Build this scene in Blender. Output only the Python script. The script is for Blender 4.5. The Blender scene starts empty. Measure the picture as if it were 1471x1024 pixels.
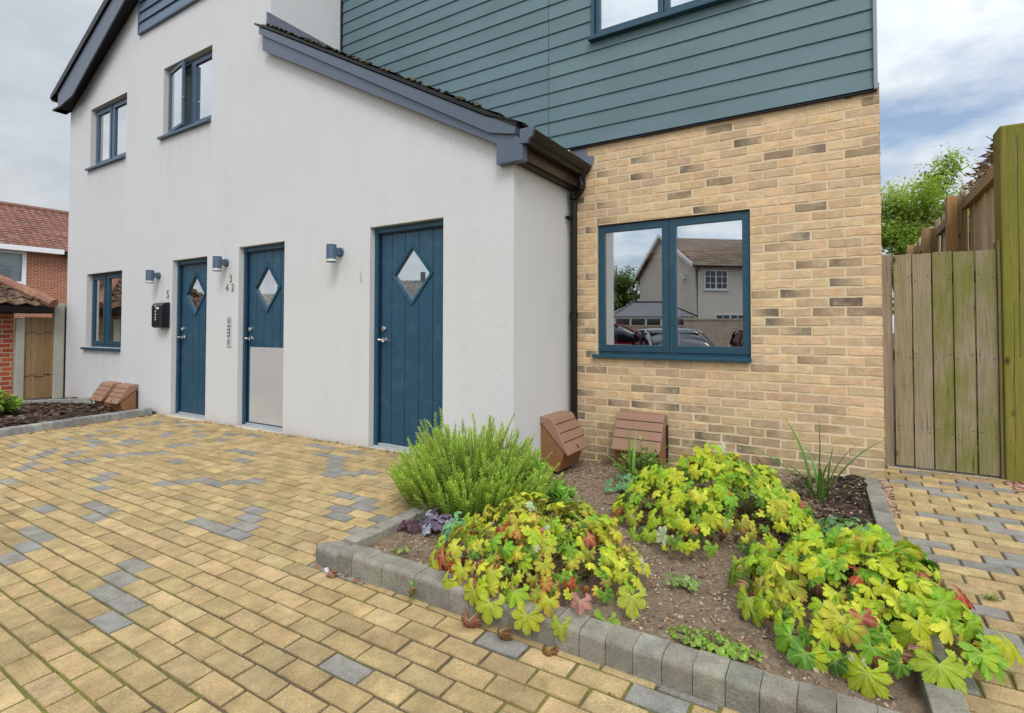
import bpy, math, random
from mathutils import Vector as V, Matrix
rnd = random.Random(7)
sc = bpy.context.scene
COL = sc.collection
PI = math.pi
R = math.radians

# ------------------------------------------------------------------ helpers
class MB:
    """collects polygons (world coordinates) with a colour per vertex and a material index per face"""
    def __init__(s): s.v=[]; s.f=[]; s.c=[]; s.m=[]
    def vert(s,p,c=(1,1,1)): s.v.append(tuple(p)); s.c.append(c); return len(s.v)-1
    def poly(s,pts,c=(1,1,1),m=0):
        i=len(s.v)
        for p in pts: s.v.append(tuple(p)); s.c.append(c)
        s.f.append(tuple(range(i,i+len(pts)))); s.m.append(m)
    def face(s,idx,m=0): s.f.append(tuple(idx)); s.m.append(m)
    def hexa(s,b,t,c=(1,1,1),m=0):
        """b,t: 4 points each, counter-clockwise seen from above"""
        i=len(s.v)
        for p in list(b)+list(t): s.v.append(tuple(p)); s.c.append(c)
        for q in ((3,2,1,0),(4,5,6,7),(0,1,5,4),(1,2,6,5),(2,3,7,6),(3,0,4,7)):
            s.f.append(tuple(i+k for k in q)); s.m.append(m)
    def box(s,x0,x1,y0,y1,z0,z1,c=(1,1,1),m=0):
        s.hexa([(x0,y0,z0),(x1,y0,z0),(x1,y1,z0),(x0,y1,z0)],[(x0,y0,z1),(x1,y0,z1),(x1,y1,z1),(x0,y1,z1)],c,m)
    def obox(s,O,U,W,N,a0,a1,b0,b1,n0,n1,c=(1,1,1),m=0):
        P=lambda a,b,n: V(O)+V(U)*a+V(W)*b+V(N)*n
        s.hexa([P(a0,b0,n0),P(a1,b0,n0),P(a1,b1,n0),P(a0,b1,n0)],[P(a0,b0,n1),P(a1,b0,n1),P(a1,b1,n1),P(a0,b1,n1)],c,m)
    def prism(s,prof,axis,a0,a1,c=(1,1,1),m=0):
        """prof: list of 2-D points; extruded along axis 'x' (prof=(y,z)), 'y' (prof=(x,z)) or 'z' (prof=(x,y))"""
        def P(q,a): return {'x':(a,q[0],q[1]),'y':(q[0],a,q[1]),'z':(q[0],q[1],a)}[axis]
        i=len(s.v); n=len(prof)
        for a in (a0,a1):
            for q in prof: s.v.append(P(q,a)); s.c.append(c)
        s.f.append(tuple(range(i,i+n))); s.m.append(m)
        s.f.append(tuple(range(i+2*n-1,i+n-1,-1))); s.m.append(m)
        for k in range(n):
            s.f.append((i+k,i+n+k,i+n+(k+1)%n,i+(k+1)%n)); s.m.append(m)
    def tube(s,pts,r,n=8,c=(1,1,1),m=0,cap=True):
        pts=[V(p) for p in pts]; rr=r if isinstance(r,(list,tuple)) else [r]*len(pts)
        rings=[]
        for k,p in enumerate(pts):
            d=(pts[min(k+1,len(pts)-1)]-pts[max(k-1,0)])
            if d.length<1e-9: d=V((0,0,1))
            d.normalize()
            a=d.cross(V((0,0,1)))
            if a.length<.05: a=d.cross(V((0,1,0)))
            a.normalize(); b=a.cross(d)
            ring=[]
            for j in range(n):
                t=2*PI*j/n
                ring.append(s.vert(p+(a*math.cos(t)+b*math.sin(t))*rr[k],c))
            rings.append(ring)
        for k in range(len(rings)-1):
            for j in range(n): s.face((rings[k][j],rings[k][(j+1)%n],rings[k+1][(j+1)%n],rings[k+1][j]),m)
        if cap: s.face(rings[0],m); s.face(rings[-1][::-1],m)
    def build(s,name,mats,parent=None,smooth=False,bevel=0,seg=2,autosmooth=None):
        me=bpy.data.meshes.new(name)
        loc=V(parent.get('_w',(0,0,0))) if parent is not None else V((0,0,0))
        me.from_pydata([tuple(V(p)-loc) for p in s.v],[],s.f)
        mats=mats if isinstance(mats,(list,tuple)) else [mats]
        for m in mats: me.materials.append(m)
        if len(mats)>1: me.polygons.foreach_set('material_index',s.m)
        at=me.color_attributes.new('col','FLOAT_COLOR','POINT')
        buf=[]
        for c in s.c: buf+= [c[0],c[1],c[2],c[3] if len(c)>3 else 1.0]
        at.data.foreach_set('color',buf)
        me.validate(); me.update()
        o=bpy.data.objects.new(name,me); COL.objects.link(o)
        if parent is not None:
            o.parent=parent; o['_w']=tuple(loc)
        if smooth:
            me.polygons.foreach_set('use_smooth',[True]*len(me.polygons))
        if bevel:
            md=o.modifiers.new('bevel','BEVEL'); md.width=bevel; md.segments=seg; md.limit_method='ANGLE'; md.angle_limit=R(40)
        return o
def tag(o,label=None,cat=None,group=None,kind=None):
    if label: o['label']=label
    if cat: o['category']=cat
    if group: o['group']=group
    if kind: o['kind']=kind
    return o
def thing(name,label,cat,loc,group=None):
    o=bpy.data.objects.new(name,None); COL.objects.link(o); o.location=loc; o.empty_display_size=.1
    o['_w']=tuple(loc); return tag(o,label,cat,group)
def copy_tree(o,parent=None,loc=None,rotz=None,label=None):
    c=o.copy(); COL.objects.link(c)
    if parent is not None: c.parent=parent
    if loc is not None: c.location=loc
    if rotz is not None: c.rotation_euler=(0,0,rotz)
    if label: c['label']=label
    for ch in list(o.children): copy_tree(ch,c)
    return c
def lerp(a,b,t): return tuple(a[i]+(b[i]-a[i])*t for i in range(3))
def jit(c,s,r=rnd):
    k=1+r.uniform(-s,s); return tuple(max(0,x*k*(1+r.uniform(-s*.3,s*.3))) for x in c)
def gz(x,y): return .029*(y-4.752)+.006*(x-.241)      # the paving falls gently away from the house

# ------------------------------------------------------------------ materials
def mk(name):
    m=bpy.data.materials.new(name); m.use_nodes=True; nt=m.node_tree; nt.nodes.clear()
    return m,nt
def nd(nt,t,ins=None,**pr):
    n=nt.nodes.new(t)
    for k,v in pr.items(): setattr(n,k,v)
    for k,v in (ins or {}).items():
        s=n.inputs[k]
        if hasattr(v,'is_output'): nt.links.new(v,s)
        else: s.default_value=v if not (isinstance(v,tuple) and len(v)==3 and s.type=='RGBA') else (*v,1)
    return n
def coords(nt,scale=(1,1,1),kind='Object'):
    t=nd(nt,'ShaderNodeTexCoord'); return nd(nt,'ShaderNodeMapping',{'Vector':t.outputs[kind],'Scale':scale}).outputs[0]
def noise(nt,vec,scale,detail=4,rough=.55): return nd(nt,'ShaderNodeTexNoise',{'Vector':vec,'Scale':scale,'Detail':detail,'Roughness':rough}).outputs['Fac']
def ramp(nt,fac,stops):
    n=nd(nt,'ShaderNodeValToRGB',{'Fac':fac}); e=n.color_ramp.elements
    while len(e)<len(stops): e.new(.5)
    for k,(p,c) in enumerate(stops): e[k].position=p; e[k].color=(c,c,c,1) if isinstance(c,(int,float)) else (*c,1)
    return n.outputs[0]
def mix(nt,fac,a,b,mode='MIX'):
    n=nd(nt,'ShaderNodeMix',{},data_type='RGBA',blend_type=mode)
    for i,v in ((0,fac),(6,a),(7,b)):
        s=n.inputs[i]
        if hasattr(v,'is_output'): nt.links.new(v,s)
        else: s.default_value=(*v,1) if isinstance(v,tuple) else v
    return n.outputs[2]
def math_(nt,op,a,b=0):
    n=nd(nt,'ShaderNodeMath',{},operation=op)
    for i,v in ((0,a),(1,b)):
        if hasattr(v,'is_output'): nt.links.new(v,n.inputs[i])
        else: n.inputs[i].default_value=v
    return n.outputs[0]
def finish(nt,color,rough=.6,bump=None,bstr=.3,bdist=.01,metal=0,spec=.5,shader=None,coat=0):
    p=nd(nt,'ShaderNodeBsdfPrincipled',{'Base Color':color,'Roughness':rough,'Metallic':metal,'Specular IOR Level':spec,'Coat Weight':coat})
    if bump is not None:
        b=nd(nt,'ShaderNodeBump',{'Height':bump,'Strength':bstr,'Distance':bdist}); nt.links.new(b.outputs[0],p.inputs['Normal'])
    o=nd(nt,'ShaderNodeOutputMaterial'); nt.links.new(p.outputs[0],o.inputs[0]); return p,o
def attr(nt): return nd(nt,'ShaderNodeAttribute',{},attribute_name='col')
def plain(name,c,rough=.5,var=.12,scale=6,bump=.0,bscale=80,metal=0,spec=.5,coat=0,dirt=None):
    m,nt=mk(name); v=coords(nt)
    n=noise(nt,v,scale,6); col=mix(nt,n,tuple(x*(1-var) for x in c),tuple(min(1,x*(1+var)) for x in c))
    if dirt:
        d=ramp(nt,noise(nt,v,scale*3.1,8,.7),[(.5,0),(.75,1)]); col=mix(nt,math_(nt,'MULTIPLY',d,.5),col,dirt)
    rr=nd(nt,'ShaderNodeMapRange',{'Value':noise(nt,v,scale*4,4),'To Min':max(.02,rough-.08),'To Max':min(1,rough+.08)}).outputs[0]
    finish(nt,col,rr,noise(nt,v,bscale,5) if bump else None,bump,.004,metal,spec,coat=coat); return m
def attr_mat(name,rough=.8,nscale=30,namp=.35,bump=.4,bscale=120,bdist=.004,speck=None,spec=.3,fine=None,stain=None):
    m,nt=mk(name); v=coords(nt); a=attr(nt).outputs['Color']
    n=noise(nt,v,nscale,8,.65); k=nd(nt,'ShaderNodeMapRange',{'Value':n,'From Min':.25,'From Max':.75,'To Min':1-namp,'To Max':1+namp}).outputs[0]
    col=mix(nt,1.0,a,nd(nt,'ShaderNodeCombineColor',{0:k,1:k,2:k}).outputs[0],'MULTIPLY')
    if fine:
        f=nd(nt,'ShaderNodeMapRange',{'Value':noise(nt,v,fine,3,.8),'From Min':.3,'From Max':.7,'To Min':.68,'To Max':1.32}).outputs[0]
        col=mix(nt,1.0,col,nd(nt,'ShaderNodeCombineColor',{0:f,1:f,2:f}).outputs[0],'MULTIPLY')
    if stain:
        st=ramp(nt,noise(nt,v,1.7,9,.72),[(.5,0),(.74,.55)]); col=mix(nt,st,col,mix(nt,1.0,col,(.62,.60,.50),'MULTIPLY'))
        s2=ramp(nt,noise(nt,v,6.5,8,.75),[(.60,0),(.78,.5)]); col=mix(nt,s2,col,stain)
    if speck:
        vo=nd(nt,'ShaderNodeTexVoronoi',{'Vector':v,'Scale':speck[0]}).outputs['Distance']
        s=ramp(nt,vo,[(0,1),(speck[1],0)]); col=mix(nt,math_(nt,'MULTIPLY',s,speck[3]),col,speck[2])
    finish(nt,col,rough,noise(nt,v,bscale,6,.7),bump,bdist,0,spec); return m

def render_mat():
    m,nt=mk('white_render'); v=coords(nt)
    big=noise(nt,v,.9,6); col=mix(nt,big,(.555,.548,.538),(.625,.618,.608))
    st=noise(nt,coords(nt,(2.2,2.2,.35)),1.7,6,.65); col=mix(nt,ramp(nt,st,[(.5,0),(.78,.13)]),col,(.42,.40,.37))
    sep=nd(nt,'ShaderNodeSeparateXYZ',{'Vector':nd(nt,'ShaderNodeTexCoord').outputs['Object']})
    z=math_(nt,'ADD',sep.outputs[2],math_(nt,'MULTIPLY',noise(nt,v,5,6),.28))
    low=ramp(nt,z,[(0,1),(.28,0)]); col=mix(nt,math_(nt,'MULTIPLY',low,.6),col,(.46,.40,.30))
    foot=ramp(nt,math_(nt,'ADD',sep.outputs[2],math_(nt,'MULTIPLY',noise(nt,v,9,6,.7),.10)),[(0,1),(.11,0)]); col=mix(nt,math_(nt,'MULTIPLY',foot,.5),col,(.22,.19,.13))  # contact shade painted into the colour along the wall base, together with splash dirt
    run=ramp(nt,noise(nt,coords(nt,(1,1,.06)),13,5,.7),[(.42,0),(.68,1)])
    for cx_,hw_,zs_ in ((-4.82,.66,.84),(-4.78,.68,3.74),(-2.43,.66,3.81)):
        inx=nd(nt,'ShaderNodeMath',{0:sep.outputs[0],1:cx_,2:hw_},operation='COMPARE').outputs[0]
        fall=nd(nt,'ShaderNodeMapRange',{'Value':sep.outputs[2],'From Min':zs_-.75,'From Max':zs_,'To Min':0,'To Max':1}).outputs[0]
        below=math_(nt,'LESS_THAN',sep.outputs[2],zs_)
        mk_=math_(nt,'MULTIPLY',math_(nt,'MULTIPLY',inx,below),math_(nt,'MULTIPLY',fall,run)); col=mix(nt,math_(nt,'MULTIPLY',mk_,.20),col,(.30,.28,.25))
    vo=nd(nt,'ShaderNodeTexVoronoi',{'Vector':v,'Scale':130}).outputs['Distance']
    fine=noise(nt,v,190,3,.7)
    sh=nd(nt,'ShaderNodeMapRange',{'Value':math_(nt,'ADD',vo,math_(nt,'MULTIPLY',fine,.6)),'From Min':.25,'From Max':1.15,'To Min':.93,'To Max':1.04}).outputs[0]
    col=mix(nt,1.0,col,nd(nt,'ShaderNodeCombineColor',{0:sh,1:sh,2:sh}).outputs[0],'MULTIPLY')
    finish(nt,col,.9,math_(nt,'ADD',vo,fine),.45,.0035,0,.2); return m
def brickmat():
    m,nt=mk('buff_brick'); v=coords(nt); a=attr(nt).outputs['Color']
    n=noise(nt,coords(nt,(1,1,1.6)),12,7,.62); k=nd(nt,'ShaderNodeMapRange',{'Value':n,'From Min':.25,'From Max':.75,'To Min':.80,'To Max':1.17}).outputs[0]
    col=mix(nt,1.0,a,nd(nt,'ShaderNodeCombineColor',{0:k,1:k,2:k}).outputs[0],'MULTIPLY')
    sm=ramp(nt,noise(nt,v,11,8,.7),[(.50,0),(.70,.75)]); col=mix(nt,sm,col,(.60,.48,.32))
    pit=ramp(nt,noise(nt,v,75,4,.6),[(.28,1),(.36,0)]); col=mix(nt,math_(nt,'MULTIPLY',pit,.55),col,(.13,.09,.06))
    gr=ramp(nt,noise(nt,v,4.5,6,.65),[(.55,0),(.8,.35)]); col=mix(nt,gr,col,(.30,.25,.19))
    cr=nd(nt,'ShaderNodeTexVoronoi',{'Vector':nd(nt,'ShaderNodeVectorMath',{0:coords(nt,(1,1,2.4)),1:nd(nt,'ShaderNodeTexNoise',{'Vector':v,'Scale':9,'Detail':4}).outputs['Color']},operation='ADD').outputs[0],'Scale':13},feature='DISTANCE_TO_EDGE').outputs['Distance']
    ln=ramp(nt,cr,[(0,1),(.035,0)]); col=mix(nt,math_(nt,'MULTIPLY',ln,.35),col,(.25,.17,.10))
    h=math_(nt,'SUBTRACT',math_(nt,'ADD',n,noise(nt,v,110,4,.7)),math_(nt,'MULTIPLY',ln,.8))
    finish(nt,col,.9,h,.6,.006,0,.15); return m
def brick_tex(name,c1,c2,mo,w=.225,h=.075):
    m,nt=mk(name); sep=nd(nt,'ShaderNodeSeparateXYZ',{'Vector':nd(nt,'ShaderNodeTexCoord').outputs['Object']})
    vec=nd(nt,'ShaderNodeCombineXYZ',{'X':math_(nt,'ADD',sep.outputs[0],sep.outputs[1]),'Y':sep.outputs[2]}).outputs[0]
    b=nd(nt,'ShaderNodeTexBrick',{'Vector':vec,'Color1':c1,'Color2':c2,'Mortar':mo,'Scale':1,'Mortar Size':.008,'Brick Width':w,'Row Height':h,'Bias':-.2})
    n=noise(nt,vec,9,8,.7); k=nd(nt,'ShaderNodeMapRange',{'Value':n,'To Min':.55,'To Max':1.4}).outputs[0]
    col=mix(nt,1.0,b.outputs[0],nd(nt,'ShaderNodeCombineColor',{0:k,1:k,2:k}).outputs[0],'MULTIPLY')
    finish(nt,col,.85,math_(nt,'SUBTRACT',n,b.outputs['Fac']),.5,.008,0,.2); return m
def clad_mat(name,c):
    m,nt=mk(name)
    v=coords(nt,(1,1,7.5))
    d=noise(nt,v,1.9,2); warp=nd(nt,'ShaderNodeVectorMath',{0:v,1:nd(nt,'ShaderNodeCombineXYZ',{'Z':math_(nt,'MULTIPLY',d,2.2)}).outputs[0]},operation='ADD').outputs[0]
    w=nd(nt,'ShaderNodeTexWave',{'Vector':warp,'Scale':7.5,'Distortion':2.2,'Detail':1,'Detail Scale':1.0},bands_direction='Z').outputs['Fac']
    n=noise(nt,coords(nt,(1.4,1,3)),1.3,5)
    a=attr(nt).outputs['Color']
    col=mix(nt,1.0,mix(nt,n,tuple(x*.86 for x in c),tuple(x*1.14 for x in c)),a,'MULTIPLY')
    col=mix(nt,math_(nt,'MULTIPLY',w,math_(nt,'MULTIPLY',ramp(nt,n,[(.3,0),(.7,1)]),.24)),col,tuple(min(1,x*1.35) for x in c))
    ds=ramp(nt,noise(nt,coords(nt),14,8,.8),[(.62,0),(.8,.35)]); col=mix(nt,ds,col,(.35,.38,.37))
    finish(nt,col,.5,w,.22,.003,0,.4); return m
def wood_mat(name,rough=.8):
    m,nt=mk(name); a=attr(nt)
    v=coords(nt,(15,15,.7)); w=noise(nt,v,5,9,.75)
    k=nd(nt,'ShaderNodeMapRange',{'Value':w,'From Min':.25,'From Max':.75,'To Min':.55,'To Max':1.35}).outputs[0]
    col=mix(nt,1.0,a.outputs['Color'],nd(nt,'ShaderNodeCombineColor',{0:k,1:k,2:k}).outputs[0],'MULTIPLY')
    alg=ramp(nt,noise(nt,coords(nt,(3.2,3.2,.8)),2.2,8,.68),[(.38,0),(.58,1)])
    col=mix(nt,math_(nt,'MULTIPLY',alg,math_(nt,'MULTIPLY',a.outputs['Alpha'],.8)),col,mix(nt,w,(.09,.10,.010),(.20,.215,.03)))
    ck=ramp(nt,nd(nt,'ShaderNodeTexNoise',{'Vector':coords(nt,(26,26,.9)),'Scale':2.2,'Detail':6}).outputs['Fac'],[(.30,1),(.36,0)])
    col=mix(nt,math_(nt,'MULTIPLY',ck,.7),col,(.02,.017,.01))
    kn=nd(nt,'ShaderNodeTexVoronoi',{'Vector':coords(nt,(6,6,3.1)),'Scale':1}).outputs['Distance']
    col=mix(nt,ramp(nt,kn,[(.04,.85),(.12,0)]),col,(.03,.022,.012))
    finish(nt,col,rough,w,.5,.004,0,.2); return m
def leaf_mat(name,rough=.45,trans=.3,vein=0.0,spec=.35):
    m,nt=mk(name); a=attr(nt); v=coords(nt)
    n=noise(nt,v,38,5); k=nd(nt,'ShaderNodeMapRange',{'Value':n,'From Min':.25,'From Max':.75,'To Min':.72,'To Max':1.25}).outputs[0]
    col=mix(nt,1.0,a.outputs['Color'],nd(nt,'ShaderNodeCombineColor',{0:k,1:k,2:k}).outputs[0],'MULTIPLY')
    if vein:
        vv=math_(nt,'POWER',a.outputs['Alpha'],5); col=mix(nt,math_(nt,'MULTIPLY',vv,vein),col,(.55,.62,.22))
    p=nd(nt,'ShaderNodeBsdfPrincipled',{'Base Color':col,'Roughness':rough,'Specular IOR Level':spec})
    b=nd(nt,'ShaderNodeBump',{'Height':noise(nt,v,60,4),'Strength':.35,'Distance':.004}); nt.links.new(b.outputs[0],p.inputs['Normal'])
    t=nd(nt,'ShaderNodeBsdfTranslucent',{'Color':col})
    s=nd(nt,'ShaderNodeMixShader',{0:trans,1:p.outputs[0],2:t.outputs[0]})
    o=nd(nt,'ShaderNodeOutputMaterial'); nt.links.new(s.outputs[0],o.inputs[0]); return m
def glass_mat(name,base=.45,tint=(.8,.86,.86)):
    m,nt=mk(name)
    fr=nd(nt,'ShaderNodeFresnel',{'IOR':1.5}).outputs[0]
    f=math_(nt,'MINIMUM',math_(nt,'ADD',math_(nt,'MULTIPLY',fr,1.2),base),1.0)
    t=nd(nt,'ShaderNodeBsdfTransparent',{'Color':tint}); g=nd(nt,'ShaderNodeBsdfGlossy',{'Roughness':.004,'Color':(.97,.985,1)})
    s=nd(nt,'ShaderNodeMixShader',{0:f,1:t.outputs[0],2:g.outputs[0]})
    o=nd(nt,'ShaderNodeOutputMaterial'); nt.links.new(s.outputs[0],o.inputs[0]); return m
def soil_mat():
    m,nt=mk('garden_soil'); v=coords(nt); sep=nd(nt,'ShaderNodeSeparateXYZ',{'Vector':nd(nt,'ShaderNodeTexCoord').outputs['Object']})
    n=noise(nt,v,22,12,.82); col=ramp(nt,n,[(.30,(.13,.08,.05)),(.46,(.40,.285,.19)),(.66,(.62,.48,.34))])
    # darker moist compost in the corner by the lilies
    dk=math_(nt,'ADD',math_(nt,'MULTIPLY',sep.outputs[0],1.0),math_(nt,'MULTIPLY',noise(nt,v,3,4),.5))
    dk=ramp(nt,dk,[(0.02,0),(.22,1)]); dk2=ramp(nt,sep.outputs[1],[(.0,0),(1,1)])
    far=ramp(nt,math_(nt,'SUBTRACT',sep.outputs[1],2.85),[(0,0),(.35,1)])
    col=mix(nt,math_(nt,'MULTIPLY',dk,math_(nt,'MULTIPLY',far,.85)),col,(.045,.028,.02))
    finish(nt,col,.95,math_(nt,'ADD',noise(nt,v,30,10,.85),noise(nt,v,120,4)),1.0,.035,0,.1); return m
def joint_mat():
    m,nt=mk('paving_joint'); v=coords(nt); g=ramp(nt,noise(nt,v,2.2,6,.7),[(.45,0),(.62,1)])
    base=mix(nt,noise(nt,v,26,7,.75),(.015,.012,.008),(.20,.155,.10)); moss=mix(nt,noise(nt,v,90,3),(.08,.09,.01),(.30,.29,.05))
    finish(nt,mix(nt,math_(nt,'MULTIPLY',g,.75),base,moss),.95,noise(nt,v,120,5),.9,.006,0,.1); return m
def bitty(name,c1,c2,scale,rough=.95):
    m,nt=mk(name); v=coords(nt); vo=nd(nt,'ShaderNodeTexVoronoi',{'Vector':v,'Scale':scale})
    col=mix(nt,noise(nt,v,scale*.4,6),c1,c2); col=mix(nt,.5,col,mix(nt,1.0,vo.outputs['Color'],c2,'MULTIPLY'))
    finish(nt,col,rough,vo.outputs['Distance'],.8,.02,0,.2); return m

M={}
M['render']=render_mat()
M['brick']=brickmat()
M['mortar']=plain('sand_mortar',(.66,.52,.34),.95,.2,9,.8,160,0,.1)
M['clad']=clad_mat('weatherboard_paint',(.108,.170,.184))
M['cladtop']=clad_mat('slate_board_paint',(.115,.16,.215))
M['door']=plain('teal_door_paint',(.010,.060,.104),.45,.12,2.2,.08,60,0,.5,dirt=(.06,.12,.16))
M['frame']=plain('teal_window_frame',(.011,.054,.086),.42,.12,3,.03,60,0,.5,dirt=(.05,.10,.13))
M['upframe']=plain('slate_window_frame',(.06,.10,.15),.4,.1,3)
M['fascia']=plain('grey_fascia_board',(.078,.098,.138),.35,.08,1.4,.0,60,0,.5,dirt=(.10,.115,.14))
M['black']=plain('black_gutter_plastic',(.006,.0055,.0055),.42,.3,5,spec=.3)
M['brownblack']=plain('brown_fascia_board',(.055,.037,.024),.35,.3,5)
M['lead']=plain('lead_flashing',(.14,.15,.19),.45,.3,6,.3,20,.2)
M['trim']=plain('grey_metal_trim',(.23,.26,.30),.4,.1,3,.0,50,.3)
M['steel']=plain('brushed_steel',(.60,.59,.58),.42,.12,1.8,.05,200,.45)
M['chrome']=plain('satin_steel',(.72,.71,.68),.25,.05,8,.0,50,1)
M['alu']=plain('aluminium_threshold',(.55,.58,.60),.4,.12,8,.1,80,.6)
M['stone']=plain('pale_threshold_stone',(.55,.49,.39),.9,.2,8,.4,80)
M['lamp']=plain('slate_lamp_metal',(.075,.12,.175),.45,.1,8,.05,100,.2)
M['lens']=plain('frosted_lens',(.75,.72,.62),.25,.06,20)
M['mail']=plain('black_postbox_metal',(.012,.013,.018),.35,.2,8,.05,100,.1)
M['white']=plain('white_gloss_paint',(.78,.78,.77),.4,.05,4)
M['mark']=plain('printed_white_mark',(.7,.7,.7),.6,.05,9)
M['blind']=plain('white_blind_fabric',(.88,.90,.90),.8,.05,3)
M['lace']=plain('lace_curtain_fabric',(.70,.73,.75),.9,.35,26,.3,40)
M['curtain']=plain('green_grey_curtain',(.34,.44,.42),.9,.15,5)
M['curtainp']=plain('pale_curtain',(.66,.70,.72),.9,.1,5)
M['pole']=plain('tan_wood_bar',(.52,.33,.14),.5,.15,9)
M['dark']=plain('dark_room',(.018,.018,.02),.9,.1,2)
M['glass']=glass_mat('window_glass',.52,(1,1,1))
M['glassup']=glass_mat('upper_window_glass',.55)
M['doorglass']=glass_mat('door_glass',.44,(.75,.84,.84))
M['seal']=plain('black_rubber_seal',(.006,.006,.02),.5,.1,5)
M['meter']=plain('brown_meter_lid_plastic',(.285,.162,.102),.6,.12,3.5,.15,60,0,.35,dirt=(.34,.22,.17))
M['meterb']=plain('brown_meter_body_plastic',(.25,.115,.045),.55,.25,3,.2,40,0,.35,dirt=(.26,.16,.09))
M['groove']=plain('dark_groove',(.035,.015,.01),.8,.1,5)
M['kerb']=attr_mat('kerb_concrete',.94,13,.36,.9,75,.007,(200,.16,(.55,.52,.45),.4),.15,fine=200,stain=(.17,.16,.10))
M['paver']=attr_mat('paving_block',.92,9,.34,1.0,95,.008,(95,.2,(.72,.64,.48),.75),.2,fine=170,stain=(.26,.20,.11))
M['joint']=joint_mat()
M['soil']=soil_mat()
M['wood']=wood_mat('weathered_wood')
M['leaf']=leaf_mat('broad_leaf',.68,.38,.4,.14)
M['needle']=leaf_mat('needle_leaf',.5,.36)
M['strap']=leaf_mat('strap_leaf',.38,.2,0)
M['tree']=leaf_mat('tree_leaf',.5,.5)
M['stem']=plain('plant_stem',(.17,.16,.055),.7,.3,20)
M['bark']=plain('tree_bark',(.11,.08,.05),.9,.4,7,.8,20)
M['chip']=attr_mat('bark_chip',.95,60,.3,.4,150,.004)
M['post']=plain('grey_concrete_post',(.34,.33,.27),.95,.22,5,.6,70)
M['redbrick']=brick_tex('red_brick',(.40,.095,.035),(.26,.055,.028),(.42,.34,.26))
M['redbrick2']=brick_tex('orange_red_brick',(.42,.12,.05),(.24,.07,.04),(.48,.40,.32))
M['buffwall']=brick_tex('buff_boundary_brick',(.60,.46,.32),(.48,.35,.24),(.62,.55,.45))
M['tile']=attr_mat('roof_tile',.85,14,.4,.6,60,.008,None,.2)
M['housecream']=plain('cream_render',(.74,.66,.56),.9,.1,1.2,.3,80)
M['asphalt']=bitty('asphalt',(.04,.04,.042),(.075,.073,.07),90)
M['earth']=bitty('earth_ground',(.07,.055,.035),(.14,.11,.07),40)
M['gravelb']=bitty('gravel_base',(.22,.16,.10),(.42,.33,.22),60)
M['mulchb']=bitty('mulch_base',(.022,.014,.010),(.09,.055,.035),45)
M['carblue']=plain('dark_blue_car_paint',(.022,.028,.045),.18,.1,2,.0,50,.4,.5,.8)
M['carred']=plain('dark_red_car_paint',(.20,.012,.02),.18,.1,2,.0,50,.4,.5,.8)
M['carglass']=plain('dark_car_glass',(.012,.015,.018),.05,.1,2,.0,50,0,.8)
M['tyre']=plain('black_tyre_rubber',(.012,.012,.012),.8,.2,9)
M['rim']=plain('silver_wheel_rim',(.5,.5,.52),.3,.1,5,.0,50,.8)
M['lampglass']=plain('clear_headlight',(.7,.72,.74),.1,.05,5)
M['numeral']=plain('grey_metal_numeral',(.26,.25,.23),.4,.1,30,.0,50,.5)
M['numpale']=plain('weathered_pale_numeral',(.47,.46,.45),.6,.1,30)
M['dgrey']=plain('grey_slate_roof',(.15,.15,.16),.8,.25,3,.4,30)

# ------------------------------------------------------------------ camera (level-ish wide lens)
yaw,pitch,roll=5.56816528e-01,2.33443407e-02,1.48095137e-03
f=V((-math.sin(yaw),math.cos(yaw),0)); r=V((math.cos(yaw),math.sin(yaw),0)); u=V((0,0,1))
f2=f*math.cos(pitch)+u*math.sin(pitch); u2=u*math.cos(pitch)-f*math.sin(pitch)
r3=r*math.cos(roll)+u2*math.sin(roll); u3=u2*math.cos(roll)-r*math.sin(roll)
cam=bpy.data.cameras.new('camera'); co=bpy.data.objects.new('camera',cam); COL.objects.link(co)
mw=Matrix((( r3.x,u3.x,-f2.x,0),(r3.y,u3.y,-f2.y,0),(r3.z,u3.z,-f2.z,1.10),(0,0,0,1))); co.matrix_world=mw
cam.sensor_width=36; cam.lens=765.69/1471*36; cam.shift_y=-.0393; cam.clip_start=.05; cam.clip_end=1500
sc.camera=co

# ------------------------------------------------------------------ light: bright broken cloud
SUN_EL,SUN_AZ=R(48),R(140)     # azimuth clockwise from +y: light from behind-left of the camera
sd=V((math.sin(SUN_AZ)*math.cos(SUN_EL),math.cos(SUN_AZ)*math.cos(SUN_EL),math.sin(SUN_EL)))
sl=bpy.data.lights.new('sun','SUN'); so=bpy.data.objects.new('sun',sl); COL.objects.link(so)
sl.energy=1.6; sl.angle=R(22); sl.color=(1,.965,.92); so.rotation_euler=(-sd).to_track_quat('-Z','Y').to_euler(); so.location=(0,-5,12)
w=bpy.data.worlds.new('World'); sc.world=w; w.use_nodes=True; nt=w.node_tree; nt.nodes.clear()
sky=nd(nt,'ShaderNodeTexSky',{},sky_type='NISHITA',sun_disc=False,sun_elevation=SUN_EL,sun_rotation=SUN_AZ)
bg1=nd(nt,'ShaderNodeBackground',{'Color':sky.outputs[0],'Strength':.15})
tc=nd(nt,'ShaderNodeTexCoord').outputs['Generated']; sp=nd(nt,'ShaderNodeSeparateXYZ',{'Vector':tc})
zz=math_(nt,'ADD',math_(nt,'MAXIMUM',sp.outputs[2],0.0),.22)
pv=nd(nt,'ShaderNodeCombineXYZ',{'X':math_(nt,'DIVIDE',sp.outputs[0],zz),'Y':math_(nt,'DIVIDE',sp.outputs[1],zz),'Z':0.0}).outputs[0]
n1=noise(nt,nd(nt,'ShaderNodeMapping',{'Vector':pv,'Location':(3.7,1.9,0)}).outputs[0],1.25,9,.56)
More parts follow.
